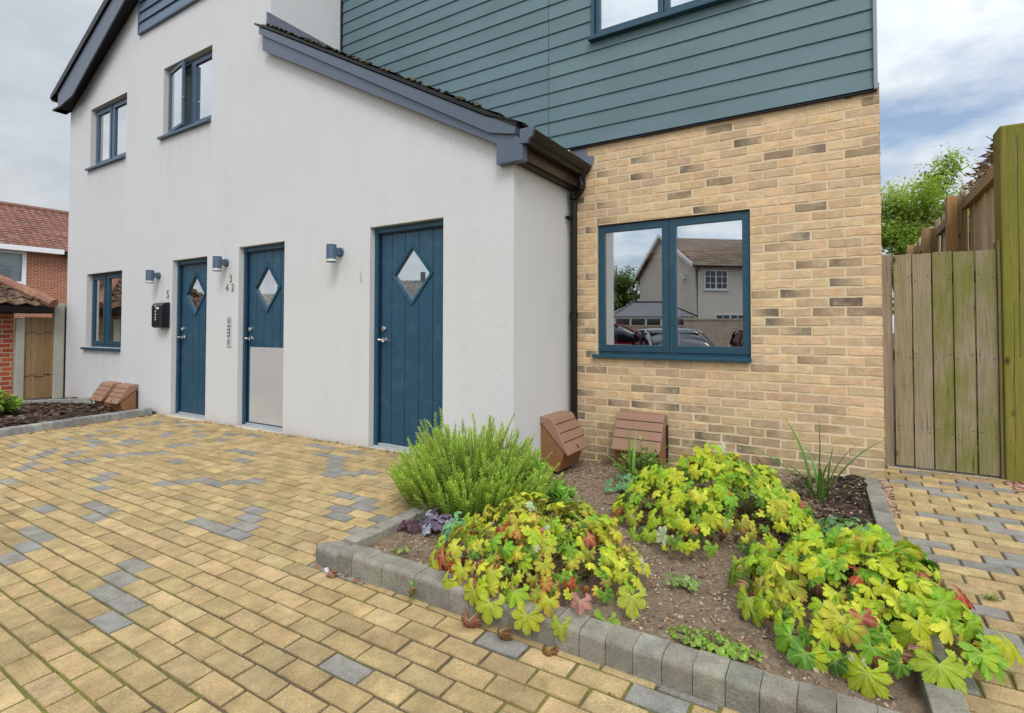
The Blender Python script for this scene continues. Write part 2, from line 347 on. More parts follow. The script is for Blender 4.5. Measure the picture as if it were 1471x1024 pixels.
n2=noise(nt,nd(nt,'ShaderNodeMapping',{'Vector':pv,'Location':(9.1,4.4,2)}).outputs[0],2.6,9,.6)
side=ramp(nt,math_(nt,'ADD',math_(nt,'MULTIPLY',sp.outputs[0],.5),.5),[(.10,(.53,.57,.60)),(.42,(.58,.64,.68)),(.64,(.78,.83,.89))])
cl=mix(nt,ramp(nt,n2,[(.36,0),(.66,1)]),mix(nt,1.0,side,(.955,.96,.975),'MULTIPLY'),mix(nt,1.0,side,(1.22,1.20,1.18),'MULTIPLY'))
up=math_(nt,'ADD',math_(nt,'MULTIPLY',math_(nt,'POWER',math_(nt,'MAXIMUM',sp.outputs[2],0.0),3.0),3.0),1.0)
up=math_(nt,'ADD',up,math_(nt,'MULTIPLY',math_(nt,'MAXIMUM',math_(nt,'MULTIPLY',sp.outputs[1],-1.0),0.0),.95))
bg2=nd(nt,'ShaderNodeBackground',{'Color':cl,'Strength':up})
cover=math_(nt,'MAXIMUM',ramp(nt,n1,[(.38,.12),(.53,1)]),ramp(nt,sp.outputs[0],[(.0,1),(.12,0)]) if False else ramp(nt,math_(nt,'MULTIPLY',sp.outputs[0],-1.0),[(.35,0),(.7,.9)]))
ms=nd(nt,'ShaderNodeMixShader',{0:cover,1:bg1.outputs[0],2:bg2.outputs[0]})
nt.links.new(ms.outputs[0],nd(nt,'ShaderNodeOutputWorld').inputs[0])
sc.view_settings.view_transform='Standard'; sc.view_settings.look='None'; sc.view_settings.exposure=0; sc.view_settings.gamma=1
sc.cycles.max_bounces=8; sc.cycles.transparent_max_bounces=12; sc.cycles.caustics_reflective=False; sc.cycles.caustics_refractive=False
sc.cycles.use_denoising=True; sc.cycles.use_adaptive_sampling=False

# ------------------------------------------------------------------ setting: ground, paving, beds
g=MB()
ys=[-160,-40,-3.2,1,1.2,5.2,5.4,200]; xs=[-200,-30,-12,2,30,200]
for i in range(len(xs)-1):
    for j in range(len(ys)-1):
        P=lambda x,y:(x,y,max(-.30,min(.0,gz(max(-12,min(2,x)),y)))-(.26 if 1.1<y<5.3 else .035))
        g.poly([P(xs[i],ys[j]),P(xs[i+1],ys[j]),P(xs[i+1],ys[j+1]),P(xs[i],ys[j+1])],m=0 if ys[j]<-3 else 1)
tag(g.build('ground',[M['asphalt'],M['earth']]),kind='structure')

GREY=[(-3.81,1.06),(-3.75,0.99),(-3.92,1.15),(-4.22,1.26),(-4.01,1.26),(-4.60,1.46),(-4.40,1.66),(-4.22,1.66),(-4.11,1.56),(-4.90,1.78),(-5.00,1.88),(-5.16,1.87),(-5.29,1.98),(-5.95,2.08),(-6.05,1.98),(-5.80,1.57),(-6.11,1.68),(-6.14,1.78),(-5.91,1.79),(-5.94,2.27),(-5.72,2.38),(-5.78,2.47),(-5.69,2.56),(-5.20,2.48),(-5.02,2.47),(-4.51,2.16),(-4.43,2.26),(-4.32,2.35),(-4.10,2.35),(-3.41,1.84),(-3.23,1.84),(-3.15,1.36),(-6.52,1.90),(-6.52,2.00),(-6.60,1.97),(-6.79,2.10),(-6.35,2.07),(-6.43,2.18),(-6.64,2.38),(-6.89,2.50),(-6.62,2.48),(-7.11,2.59),(-7.36,2.79),(-6.49,2.58),(-6.54,2.68),(-6.21,2.73),(-5.81,2.78),(-5.80,2.88),(-7.29,2.44),(-6.93,2.69),(-6.47,2.97),(-6.50,3.13),(-6.23,3.26),(-5.96,3.24),(-7.31,2.96),(-7.36,3.35),(-5.58,3.21),(-7.48,2.80),(-7.31,1.99),(-7.49,3.23),(-7.21,3.32),(-6.80,3.41),(-6.67,3.45),(-7.17,3.50),(-4.94,2.96),(-4.73,2.96),(-4.62,2.85),(-4.02,2.44),(-3.92,2.53),(-3.31,2.13),(-3.21,2.03),(-3.11,1.93),(-3.00,1.84),(-4.28,3.49),(-4.11,3.33),(-3.92,3.33),(-3.81,3.23),(-3.71,3.12),(-3.60,3.01),(-3.50,2.91),(-3.40,3.01),(-3.30,3.11),(-2.99,2.60),(-2.78,2.59),(-2.68,2.50),(-2.80,2.40),(-2.69,2.30),(-4.54,3.54),(-2.46,2.38),(-2.47,2.19),(-5.47,3.50),(-5.71,3.43),(-3.90,3.53),(-3.11,1.34),(-3.03,1.25),(-2.94,1.14),(-2.73,1.14),(-2.63,1.04),(-1.51,1.32),(-2.17,1.78),(-1.99,1.78),(-1.10,1.71),(-0.61,1.77),(-0.45,1.79),(0.29,3.62),(0.30,3.48),(0.55,4.09),(0.63,4.12),(0.71,4.14),(0.66,4.04),(0.72,3.97),(0.78,3.90),(0.46,3.39),(0.52,3.40),(0.59,3.40),(0.60,3.49),(0.68,3.56),(0.72,3.55),(0.43,2.90),(0.41,2.72),(0.45,2.69),(0.51,2.67),(0.50,2.57),(0.34,2.30),(0.44,4.63),(0.69,4.92),(0.84,4.98),(0.32,4.79),(0.37,4.64),(0.93,4.88),(0.37,5.03),(0.77,4.52),(0.54,4.62),(0.79,3.94)]
def clipx(poly,a,b,c):
    """keep a*x+b*y<=c"""
    out=[]
    for i in range(len(poly)):
        p,q=poly[i],poly[(i+1)%len(poly)]; dp=a*p[0]+b*p[1]-c; dq=a*q[0]+b*q[1]-c
        if dp<=0: out.append(p)
        if dp*dq<0:
            t=dp/(dp-dq); out.append((p[0]+(q[0]-p[0])*t,p[1]+(q[1]-p[1])*t))
    return out
def pave(mb,x0,x1,y0,y1,clips=(),rs=3,cut=None):
    r_=random.Random(rs); k0=int(math.floor((y0-.885)/.0985)); k1=int(math.ceil((y1-.885)/.0985))
    for k in range(k0,k1):
        ya=.885+.0985*k; yb=ya+.0985; ph=(.065 if k%2 else -.035)+r_.uniform(-.012,.012)
        n0=int(math.floor((x0-ph)/.199))
        xx=n0*.199+ph
        while xx<x1:
            xb=xx+.199
            j=.0042
            poly=[(xx+j+r_.uniform(-.001,.0042),ya+j+r_.uniform(-.001,.0042)),(xb-j-r_.uniform(-.001,.0042),ya+j+r_.uniform(-.001,.0042)),(xb-j-r_.uniform(-.001,.0042),yb-j-r_.uniform(-.001,.0042)),(xx+j+r_.uniform(-.001,.0042),yb-j-r_.uniform(-.001,.0042))]
            poly=clipx(clipx(poly,-1,0,-x0),1,0,x1); poly=clipx(clipx(poly,0,-1,-y0),0,1,y1) if poly else poly
            for c in clips: poly=clipx(poly,*c) if len(poly)>2 else []
            cx,cy=xx+.1,ya+.05
            if cut and cut(cx,cy): poly=[]
            if len(poly)>2:
                grey=any(xx<=gx<xb and ya<=gy<yb for gx,gy in GREY)
                if not grey and (cy<.55 or cx>1.2) and r_.random()<.09: grey=True
                base=(.255,.238,.205) if grey else (.425,.302,.142)
                if not grey: base=lerp(base,(.48,.35,.18) if r_.random()<.5 else (.315,.235,.12),r_.random()*.7)
                col=jit(base,.09,r_)
                ar=sum(poly[i][0]*poly[(i+1)%len(poly)][1]-poly[(i+1)%len(poly)][0]*poly[i][1] for i in range(len(poly)))/2
                if abs(ar)>.0006:
                    n=len(poly); mx=sum(p[0] for p in poly)/n; my=sum(p[1] for p in poly)/n; dz=r_.uniform(-.002,.002); tx=r_.uniform(-.012,.012); ty=r_.uniform(-.02,.02)
                    b=len(mb.v)
                    for lvl in range(3):
                        for (px,py) in poly:
                            s=.0055 if lvl==2 else 0; L=math.hypot(px-mx,py-my)+1e-6
                            qx=px-(px-mx)/L*s; qy=py-(py-my)/L*s
                            z=gz(px,py)+dz+(px-mx)*tx+(py-my)*ty-(0,0.0035,0)[lvl] if lvl else gz(px,py)-.03
                            mb.vert((qx,qy,z),col)
                    for lvl in range(2):
                        for i in range(n): mb.face((b+lvl*n+i,b+lvl*n+(i+1)%n,b+(lvl+1)*n+(i+1)%n,b+(lvl+1)*n+i))
                    mb.face(tuple(b+2*n+i for i in range(n)))
            xx=xb
def sheet(mb,poly,dz,m=0,c=(1,1,1)): mb.poly([(x,y,gz(x,y)+dz) for x,y in poly],c,m)
p=MB(); pave(p,-8.06,3.2,-1.6,3.686,cut=lambda x,y: x>-2.2 and y>1.84)
sheet(p,[(-8.06,-1.6),(3.2,-1.6),(3.2,1.83),(-2.1,1.83),(-2.1,3.69),(-8.06,3.69)],-.008,1)
tag(p.build('driveway',[M['paver'],M['joint']]),kind='structure')
def kin(y): return .115-(y-4.51)*.0342      # inner and outer faces of the right-hand edging
def kout(y): return .208-(y-4.588)*.0339
p=MB(); pave(p,.12,3.2,1.72,5.16,clips=[(-1,-.0339,-(.208+4.588*.0339)-.004)],rs=5,cut=lambda x,y: y<1.78 and False)
sheet(p,[(kout(1.83)-.02,1.83),(3.2,1.83),(3.2,5.16),(kout(5.16)-.02,5.16)],-.008,1)
tag(p.build('garden_path',[M['paver'],M['joint']]),kind='structure')

def soilz(x,y):
    t=max(0,min(1,(y-1.9)/2.8)); s=max(0,min(1,(x+2.2)/2.3))
    z=(-.045*(1-t)+t*(-.19*(1-s)+.0*s))
    return z+.014*math.sin(x*9+y*4)+.010*math.sin(x*23-y*17)+.006*math.sin(x*41+y*37)
s=MB(); nx,ny=70,80
for j in range(ny+1):
    y=1.88+(4.75-1.88)*j/ny; xa=-2.29 if y>3.69 else -2.16; xb=kin(y)+.01
    for i in range(nx+1):
        x=xa+(xb-xa)*i/nx; s.vert((x,y,soilz(x,y)+rnd.uniform(-.004,.004)))
for j in range(ny):
    for i in range(nx): a=j*(nx+1)+i; s.face((a,a+1,a+nx+2,a+nx+1))
tag(s.build('planting_bed_soil',M['soil'],smooth=True),kind='structure')
s=MB(); nx=30; ny=44
def mulz(x,y): return -.065+.02*math.sin(x*5+y*3)+.012*math.sin(x*13-y*11)-.05*max(0,2-y)/2
for j in range(ny+1):
    for i in range(nx+1):
        x=-10.95+2.86*i/nx; y=-.2+3.88*j/ny; s.vert((x,y,mulz(x,y)+rnd.uniform(-.008,.008)))
for j in range(ny):
    for i in range(nx): a=j*(nx+1)+i; s.face((a,a+1,a+nx+2,a+nx+1))
tag(s.build('mulched_bed_soil',M['mulchb'],smooth=True),kind='structure')
s=MB(); s.poly([(-13,-1,-.12),(-10.6,-1,-.12),(-10.6,3.69,-.095),(-11.2,3.69,-.095),(-11.2,6,-.08),(-13,6,-.08)])
tag(s.build('gravel_strip',M['gravelb']),kind='structure')
def stones(mb,fn,n,sz,cols,hf,thin=.5):
    for _ in range(n):
        x,y=fn(); z=hf(x,y); a=rnd.uniform(0,PI); s_=sz*rnd.uniform(.5,1.4); c=jit(rnd.choice(cols),.2)
        U=V((math.cos(a),math.sin(a),rnd.uniform(-.4,.4))).normalized(); N=V((rnd.uniform(-.4,.4),rnd.uniform(-.4,.4),1)).normalized(); W=N.cross(U).normalized()
        L=s_*rnd.uniform(.8,1.7); h=s_*thin*rnd.uniform(.4,1)
        O=V((x,y,z)); q=[O+U*L*.5*ca+W*s_*.5*sa+N*h*.2 for ca,sa in ((-1,-.6),(.2,-1),(1,-.3),(.7,.8),(-.6,.9))]
        b=len(mb.v)
        for pt in q: mb.vert(pt,c)
        mb.vert(O+N*h+U*s_*.1,c)
        for k in range(5): mb.face((b+k,b+(k+1)%5,b+5))
s=MB(); stones(s,lambda:(rnd.uniform(-12,-10.65) ,rnd.uniform(1.5,3.68)),1500,.028,[(.42,.30,.18),(.5,.4,.28),(.3,.2,.12),(.45,.36,.3)],lambda x,y:-.1)
tag(s.build('gravel_stones',M['chip']),'loose tan gravel along the foot of the timber fence','gravel',kind='stuff')
s=MB(); stones(s,lambda:(rnd.uniform(-10.9,-8.2),rnd.uniform(.4,3.62)),3000,.05,[(.05,.03,.02),(.09,.055,.035),(.03,.02,.015),(.16,.10,.07),(.13,.09,.07)],lambda x,y:mulz(x,y)+.004,.25)
tag(s.build('bark_mulch',M['chip']),'dark brown bark chippings covering the left-hand bed','mulch',kind='stuff')

# ------------------------------------------------------------------ kerbs
def kerb_block(mb,O,U,W,l,d,h,zt,c,round_=.022):
    """O: outer bottom start, U along, W inward; profile with a rounded outer top edge"""
    U=V(U);W=V(W); n=5
    prof=[(0,-h)]+[(round_*(1-math.cos(t)),-round_+round_*math.sin(t)) for t in [PI/2*k/n for k in range(n+1)]]+[(d,0),(d,-h)]
    b=len(mb.v); g_=.0012
    dz=rnd.uniform(-.002,.002); dy=rnd.uniform(-.002,.002)
    for a in (g_,l-g_):
        for (wv,z) in prof: mb.vert(V(O)+U*a+W*(wv+dy)+V((0,0,zt+z+dz)),c if z>-.05 else lerp(c,(.20,.20,.165),.45))
    m=len(prof)
    mb.face(tuple(b+k for k in range(m))); mb.face(tuple(b+2*m-1-k for k in range(m)))
    for k in range(m): mb.face((b+k,b+m+k,b+m+(k+1)%m,b+(k+1)%m))
def kc(): return jit(rnd.choice([(.235,.218,.172),(.258,.24,.19),(.212,.198,.156),(.245,.228,.18)]),.09)
kf=thing('kerb_edging','grey concrete block edging round the right-hand planting bed with rounded front','kerb',(-1,1.85,-.09))
x=-2.13
while x<.30:
    mb=MB(); kerb_block(mb,(x,1.80,0),(1,0,0),(0,1,0),.1,.105,.17,.006+rnd.uniform(-.002,.002),kc()); mb.build('kerb_block',M['kerb'],kf); x+=.1
mb=MB(); mb.prism([(-2.335,1.835),(-2.30,1.80),(-2.13,1.80),(-2.13,1.905),(-2.19,1.935),(-2.245,1.93)],'z',-.16,-.006,(.225,.21,.175))
mb.build('corner_mortar',M['kerb'],kf,bevel=.03,seg=3)
y=1.93
while y<3.60:
    mb=MB(); mb.box(-2.243,-2.146,y+.002,y+.198,-.17,.0+(y-1.9)*.016,kc()); mb.build('kerb_block',M['kerb'],kf,bevel=.006); y+=.2
y=1.915; first=True
while y<4.74:
    y2=min(y+.2,4.745); mb=MB()
    mb.hexa([(kin(y+.001),y+.001,-.16),(kout(y+.001),y+.001,-.16),(kout(y2-.001),y2-.001,-.16),(kin(y2-.001),y2-.001,-.16)],[(kin(y+.001),y+.001,.008),(kout(y+.001),y+.001,.008),(kout(y2-.001),y2-.001,.006),(kin(y2-.001),y2-.001,.006)],kc())
    mb.build('kerb_block',M['kerb'],kf,bevel=.005); y+=.2
kl=thing('kerb_edging','low grey block edging in front of the dark mulched bed on the left','kerb',(-8.1,2,-.1))
y=-.1
while y<3.6:
    mb=MB(); kerb_block(mb,(-8.06,y,0),(0,1,0),(-1,0,0),.098,.10,.2,gz(-8.1,y)+.09,jit(rnd.choice([(.26,.26,.25),(.31,.31,.29),(.22,.225,.22)]),.1),.015); mb.build('kerb_block',M['kerb'],kl); y+=.098
kb=MB()
for k in range(6):
    t0,t1=k/6,(k+.985)/6; A=V((-11.0,2.45,0)); B=V((-10.12,3.67,0)); P0=A.lerp(B,t0); P1=A.lerp(B,t1); D=(B-A).normalized(); N=V((-D.y,D.x,0))
    kb.hexa([P0+V((0,0,-.2)),P1+V((0,0,-.2)),P1+N*.08+V((0,0,-.2)),P0+N*.08+V((0,0,-.2))],[P0+V((0,0,-.01)),P1+V((0,0,-.005)),P1+N*.08+V((0,0,-.005)),P0+N*.08+V((0,0,-.01))],(.27,.275,.25))
tag(kb.build('concrete_edging',M['kerb'],bevel=.006),'mossy concrete edging between the mulched bed and the gravel','edging')

# ------------------------------------------------------------------ the house
YG,YB=3.69,4.752
H=thing('apartment_house','new white rendered house with grey-green cladding, buff brick wing and three blue doors','house',(-5,3.69,-.08))
def wall_cells(mb,y,x0,x1,z0,z1,holes,depth,m=0,c=(1,1,1)):
    xs=sorted({x0,x1,*[h[0] for h in holes],*[h[1] for h in holes]}); zs=sorted({z0,z1,*[h[2] for h in holes],*[h[3] for h in holes]})
    xs=[v for v in xs if x0<=v<=x1]; zs=[v for v in zs if z0<=v<=z1]
    for i in range(len(xs)-1):
        for j in range(len(zs)-1):
            cx,cz=(xs[i]+xs[i+1])/2,(zs[j]+zs[j+1])/2
            if any(h[0]<cx<h[1] and h[2]<cz<h[3] for h in holes): continue
            mb.poly([(xs[i],y,zs[j]),(xs[i+1],y,zs[j]),(xs[i+1],y,zs[j+1]),(xs[i],y,zs[j+1])],c,m)
    for h in holes:
        a,b,lo,hi=h; Y=y+depth
        mb.poly([(a,y,lo),(a,y,hi),(a,Y,hi),(a,Y,lo)],c,m); mb.poly([(b,y,lo),(b,Y,lo),(b,Y,hi),(b,y,hi)],c,m)
        mb.poly([(a,y,hi),(b,y,hi),(b,Y,hi),(a,Y,hi)],c,m); mb.poly([(a,y,lo),(a,Y,lo),(b,Y,lo),(b,y,lo)],c,m)
D1=(-3.94,-3.018,-.07,2.093); D2=(-6.165,-5.286,-.08,2.075); D3=(-7.72,-6.862,-.08,2.018)
W1=(-10.44,-9.20,.80,1.972); W2=(-10.41,-9.145,3.705,4.665); W3=(-8.045,-6.815,3.775,4.73)
mb=MB()
wall_cells(mb,YG,-11.22,-2.28,-.3,2.44,[D1,D2,D3,W1],.135)
wall_cells(mb,YG,-11.22,-5.594,2.44,4.875,[W2,W3],.135)
mb.poly([(-11.22,YG,4.875),(-5.594,YG,4.875),(-5.594,YG,6.34),(-6.9,YG,6.96)])
mb.poly([(-5.594,YG,2.44),(-2.28,YG,2.44),(-2.28,YG,2.60),(-2.45,YG,2.68),(-5.594,YG,4.36)])
mb.poly([(-5.594,YG,4.875),(-5.594,YG,4.36),(-5.594,YB,4.36),(-5.594,YB,6.3),(-5.594,YG,6.3)])
mb.poly([(-2.28,YG,-.3),(-2.28,YB+.02,-.3),(-2.28,YB+.02,2.6),(-2.28,YG,2.6)])
mb.poly([(-11.22,YG,-.3),(-11.22,YG,4.875),(-11.22,12,4.875),(-11.22,12,-.3)])
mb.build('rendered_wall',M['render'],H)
for xx,z0,z1 in ((-2.90,2.3,2.79),(-8.06,2.1,3.74)):
    mb=MB(); mb.box(xx-.003,xx+.003,YG-.0015,YG+.002,z0,z1); mb.build('movement_joint',M['render'],H)

# --- buff brick wing: every brick laid in courses over the mortar bed
def bricks(mb,O,U,N,x0,x1,z0,z1,holes,seed,base,flip):
    r_=random.Random(seed); U=V(U);N=V(N);O=V(O); row=int(math.floor(z0/.0748))
    while row*.0748<z1:
        za=row*.0748+.0028; zb=(row+1)*.0748-.0036
        segs=[(x0,x1)]
        for h in holes:
            if za<h[3] and zb>h[2]:
                ns=[]
                for a,b in segs:
                    if h[0]>a and h[0]<b: ns.append((a,h[0]))
                    if h[1]>a and h[1]<b: ns.append((h[1],b))
                    if h[1]<=a or h[0]>=b: ns.append((a,b))
                segs=ns
        off=(0 if row%2 else .1125)
        xx=x1-off+ (0 if off else 0)+.225*0
        cuts=[x1]; xc=x1-(.1125 if row%2 else .225)
        while xc>x0: cuts.append(xc); xc-=.225
        cuts.append(x0); zb2=min(zb,z1)
        for k in range(len(cuts)-1):
            for (sa,sb) in segs:
                a=max(cuts[k+1],sa)+ (.0038); b=min(cuts[k],sb)-(.0038)
                if b-a<.02: continue
                if b>x1-.01: b=x1
                t=r_.random()
                c=lerp(base,(.70,.51,.31),r_.random()*.7) if t<.6 else lerp(base,(.50,.35,.215),r_.random()*.75)
                if r_.random()<.14: c=lerp(c,(.50,.34,.235),.6)
                c=jit(c,.08,r_); cl=cr=c
                if r_.random()<.075:
                    dk=jit((.16,.13,.10),.25,r_); mode=r_.random()
                    cl=lerp(c,dk,.95 if mode<.65 else .2); cr=lerp(c,dk,.95 if mode>.5 else .25)
                elif r_.random()<.10:
                    cl=lerp(c,(.16,.12,.085),.6); cr=lerp(c,(.16,.12,.085),r_.random()*.8)
                if row==15 and abs((a+b)/2+.98)<.1: cl=cr=c=(.62,.58,.50)
                wet=max(0,1-(za+.05)/.5)
                cl=lerp(cl,(.17,.16,.075),wet*.5); cr=lerp(cr,(.17,.16,.075),wet*.5)
                # five columns x three rows, edges sunk to the mortar, faces creased by hand moulding
                nc,nr=6,4; b0=len(mb.v); pr=r_.uniform(-.0008,.0022); tl=r_.uniform(-.0015,.0015)
                for j in range(nr):
                    for i in range(nc):
                        fx=(0,.028,.33,.67,.972,1)[i]; fz=(0,.09,.91,1)[j]
                        edge=(i in (0,nc-1)) or (j in (0,nr-1))
                        px=a+(b-a)*fx+ (r_.uniform(-.0025,.0025) if i not in (0,) or True else 0)
                        if i==nc-1 and b==x1: px=x1
                        if i==nc-1 and b==x1: edge=(j in (0,nr-1))
                        pz=za+(zb2-za)*fz+r_.uniform(-.0034,.0034)
                        d=(-.0065 if edge else .0012+pr+tl*(fx-.5)*2+r_.uniform(-.0014,.0014))
                        mb.vert(O+U*px+N*d+V((0,0,pz)),lerp(cl,cr,max(0,min(1,(fx-.12)/.7))))
                for j in range(nr-1):
                    for i in range(nc-1): q=b0+j*nc+i; mb.face((q,q+1,q+nc+1,q+nc))
        row+=1
WB=(-2.0,-.648,.858,2.092)
mb=MB(); bricks(mb,(0,YB,0),(1,0,0),(0,-1,0),-2.285,.241,-.16,2.93,[WB],11,(.70,.475,.265),0)
wall_cells(mb,YB+.0015,-2.285,.239,-.2,2.93,[WB],.10,1)
bricks(mb,(.241,YB,0),(0,1,0),(1,0,0),0.0,1.45,-.16,2.93,[],12,(.70,.475,.265),1)
mb.poly([(.2395,YB,-.2),(.2395,6.2,-.2),(.2395,6.2,2.93),(.2395,YB,2.93)],m=1)
mb.build('brick_wall',[M['brick'],M['mortar']],H)

# --- weatherboard cladding above the brick
YC=4.725
def boards(mb,x0,x1,z0,z1,y,pitch,hole=None,joint=None,zb=2.872):
    k=0
    while z0+k*pitch<z1:
        za=z0+k*pitch; zt=za+pitch+.012
        parts=[(x0,x1)]
        if joint: parts=[(x0,joint-.003),(joint+.003,x1)]
        if hole and za+pitch>hole[2]+.005:
            np_=[]
            for a,b in parts:
                if hole[0]>a and hole[0]<b: np_.append((a,hole[0]))
                if hole[1]>a and hole[1]<b: np_.append((hole[1],b))
                if b<=hole[0] or a>=hole[1]: np_.append((a,b))
            parts=np_
        for a,b in parts:
            # board leans: bottom edge proud, top tucked behind the next one
            c=jit((1,1,1),.06); lo,hi=y-.016,y-.004; z_t=min(zt,z1)
            if za<(hole[2] if hole else -9)<za+pitch and a<hole[1] and b>hole[0]: pass
            mb.poly([(a,lo,za),(b,lo,za),(b,hi,z_t),(a,hi,z_t)],c)
            mb.poly([(a,lo,za),(a,y+.01,za),(b,y+.01,za),(b,lo,za)],(.25,.25,.25))
            mb.poly([(a,lo,za),(a,hi,z_t),(a,y+.01,z_t),(a,y+.01,za)],c); mb.poly([(b,lo,za),(b,y+.01,za),(b,y+.01,z_t),(b,hi,z_t)],c)
        k+=1
mb=MB(); boards(mb,-5.575,.205,2.878,6.3,YC,.1493,hole=(-2.03,-.60,3.92),joint=-2.502)
mb.build('cladding',M['clad'],H)
mb=MB(); mb.poly([(-5.59,YC+.012,2.87),(-2.06,YC+.012,2.87),(-2.06,YC+.012,6.3),(-5.59,YC+.012,6.3)]); mb.poly([(-2.06,YC+.012,2.87),(-.58,YC+.012,2.87),(-.58,YC+.012,3.9),(-2.06,YC+.012,3.9)]); mb.poly([(-.58,YC+.012,2.87),(.2,YC+.012,2.87),(.2,YC+.012,6.3),(-.58,YC+.012,6.3)])
mb.build('cladding_membrane',M['black'],H)
mb=MB(); mb.box(.207,.231,YC-.034,YC+.03,2.866,6.3); mb.build('corner_trim',M['trim'],H,bevel=.002)
mb=MB(); mb.box(-5.593,-5.572,YC-.036,YC+.01,4.2,6.3); mb.build('end_trim',M['seal'],H)
mb=MB(); mb.box(-2.28,.228,YC-.008,YB+.004,2.862,2.868); mb.build('vent_strip',M['seal'],H)
mb=MB(); mb.poly([(.2315,YC-.02,2.872),(.2315,6.2,2.872),(.2315,6.2,6.3),(.2315,YC-.02,6.3)]); mb.build('side_cladding',M['clad'],H)
mb=MB()
k=0
for z in [5.43+.149*i for i in range(11)]:
    t=(z-4.875)/.483-11.217; xa=max(-8.735,t+.15); xb=min(-5.62,-6.9+(6.9-z)/.483)
    if xb-xa<.1: break
    for a,b in ((xa,min(xb,-8.33)),(max(xa,-8.324),xb)):
        if b-a>.03:
            mb.poly([(a,YG-.036,z),(b,YG-.036,z),(b,YG-.012,z+.158),(a,YG-.012,z+.158)],jit((1,1,1),.05)); mb.poly([(a,YG-.036,z),(a,YG,z),(b,YG,z),(b,YG-.036,z)],(.3,.3,.3))
mb.box(-8.752,-8.735,YG-.042,YG,5.405,6.05,(.8,.8,.8)); mb.box(-8.735,-5.62,YG-.042,YG,5.405,5.43,(.8,.8,.8))
mb.build('gable_cladding',M['cladtop'],H)

# --- roofs
def tile_roof(mb,O,U,W,lu,lv,col,tw=.3,th=.27,keep=None,prof=.02,m=0,var=.16):
    O,U,W=V(O),V(U).normalized(),V(W).normalized(); N=U.cross(W).normalized()
    if N.z<0: N=-N
    nu,nv=int(lu/tw),int(lv/th); sub=4
    for j in range(nv+1):
        for i in range(nu+1):
            cu,cv=(i+.5)*tw,(j+.5)*th
            if cu>lu or cv>lv or (keep and not keep(cu,cv)): continue
            c=jit(col,var); b=len(mb.v); l0=.030+rnd.uniform(-.004,.004)
            for (vv,h) in ((j*th-.02,l0-.022),(j*th-.02,l0),((j+1)*th,.006)):
                for k in range(sub+1):
                    uu=i*tw+tw*k/sub*.995; pz=prof*math.sin(2*PI*k/sub)*.9
                    mb.vert(O+U*uu+W*vv+N*(h+pz),c if h>.02 or vv>j*th else lerp(c,(.01,.01,.01),.7))
            for a in range(2):
                for k in range(sub): q=b+a*(sub+1)+k; mb.face((q,q+1,q+sub+2,q+sub+1),m)
def slab(mb,A,B,C,D,t=.03,m=0,c=(1,1,1)):
    A,B,C,D=[V(q) for q in (A,B,C,D)]; N=(B-A).cross(D-A).normalized()*t
    if N.z>0: N=-N
    mb.hexa([A+N,B+N,C+N,D+N],[A,B,C,D],c,m)
# lean-to porch roof rising to the left against the return wall
mb=MB()
sl_=V((-3.39,0,1.83)).normalized()
slab(mb,(-2.19,3.58,2.74),(-2.19,4.74,2.74),(-5.586,4.74,4.565),(-5.586,3.58,4.565),.03,c=(.03,.03,.03))
tile_roof(mb,(-2.17,3.60,2.722),(0,1,0),sl_,1.13,3.84,(.055,.05,.047),.141,.26,prof=.004)
for k in range(60):      # tile edges and lichen crumbs along the verge
    t=rnd.random(); P=V((-2.45,3.573,2.90)).lerp(V((-5.5,3.573,4.54)),t)
    mb.box(P.x-.02,P.x+.02,3.566,3.60,P.z-.004,P.z+rnd.uniform(.002,.010),jit(rnd.choice([(.05,.05,.045),(.12,.12,.07),(.16,.15,.11)]),.2))
pr=mb.build('porch_roof',M['tile'],H)
mb=MB()   # verge board with a second stepped strip above it and a boxed foot
yF=3.608
lowline=[(-5.62,4.285),(-2.40,2.612),(-2.40,2.442),(-2.152,2.442),(-2.152,2.60)]
mb.prism(lowline+[(-2.22,2.655),(-2.46,2.712),(-5.62,4.452)],'y',yF,YG-.002)
mb.prism([(-5.66,4.475),(-2.46,2.709),(-2.215,2.652),(-2.20,2.735),(-2.50,2.86),(-5.66,4.562)],'y',yF-.022,YG-.004)
mb.build('verge_board',M['fascia'],H,bevel=.004)
mb=MB(); mb.prism([(-5.73,4.60),(-5.63,4.548),(-5.50,4.49),(-2.50,2.868),(-2.21,2.752),(-2.21,2.764),(-2.5,2.884),(-5.52,4.525),(-5.73,4.62)],'y',yF-.035,YG-.01)
mb.build('verge_trim',M['black'],H)
mb=MB(); mb.hexa([(-5.586,YG-.06,4.50),(-5.560,YG-.06,4.50),(-5.560,4.70,4.50),(-5.586,4.70,4.50)],[(-5.590,YG-.06,4.735),(-5.575,YG-.06,4.735),(-5.575,4.70,4.735),(-5.590,4.70,4.735)])
mb.build('flashing',M['lead'],H,bevel=.003)
mb=MB(); mb.prism([(-2.24,2.855),(-2.24,2.69),(-2.045,2.665),(-2.02,2.76),(-2.09,2.775),(-2.11,2.855)],'y',YB-.012,YB-.006); mb.build('flashing_apron',M['lead'],H)
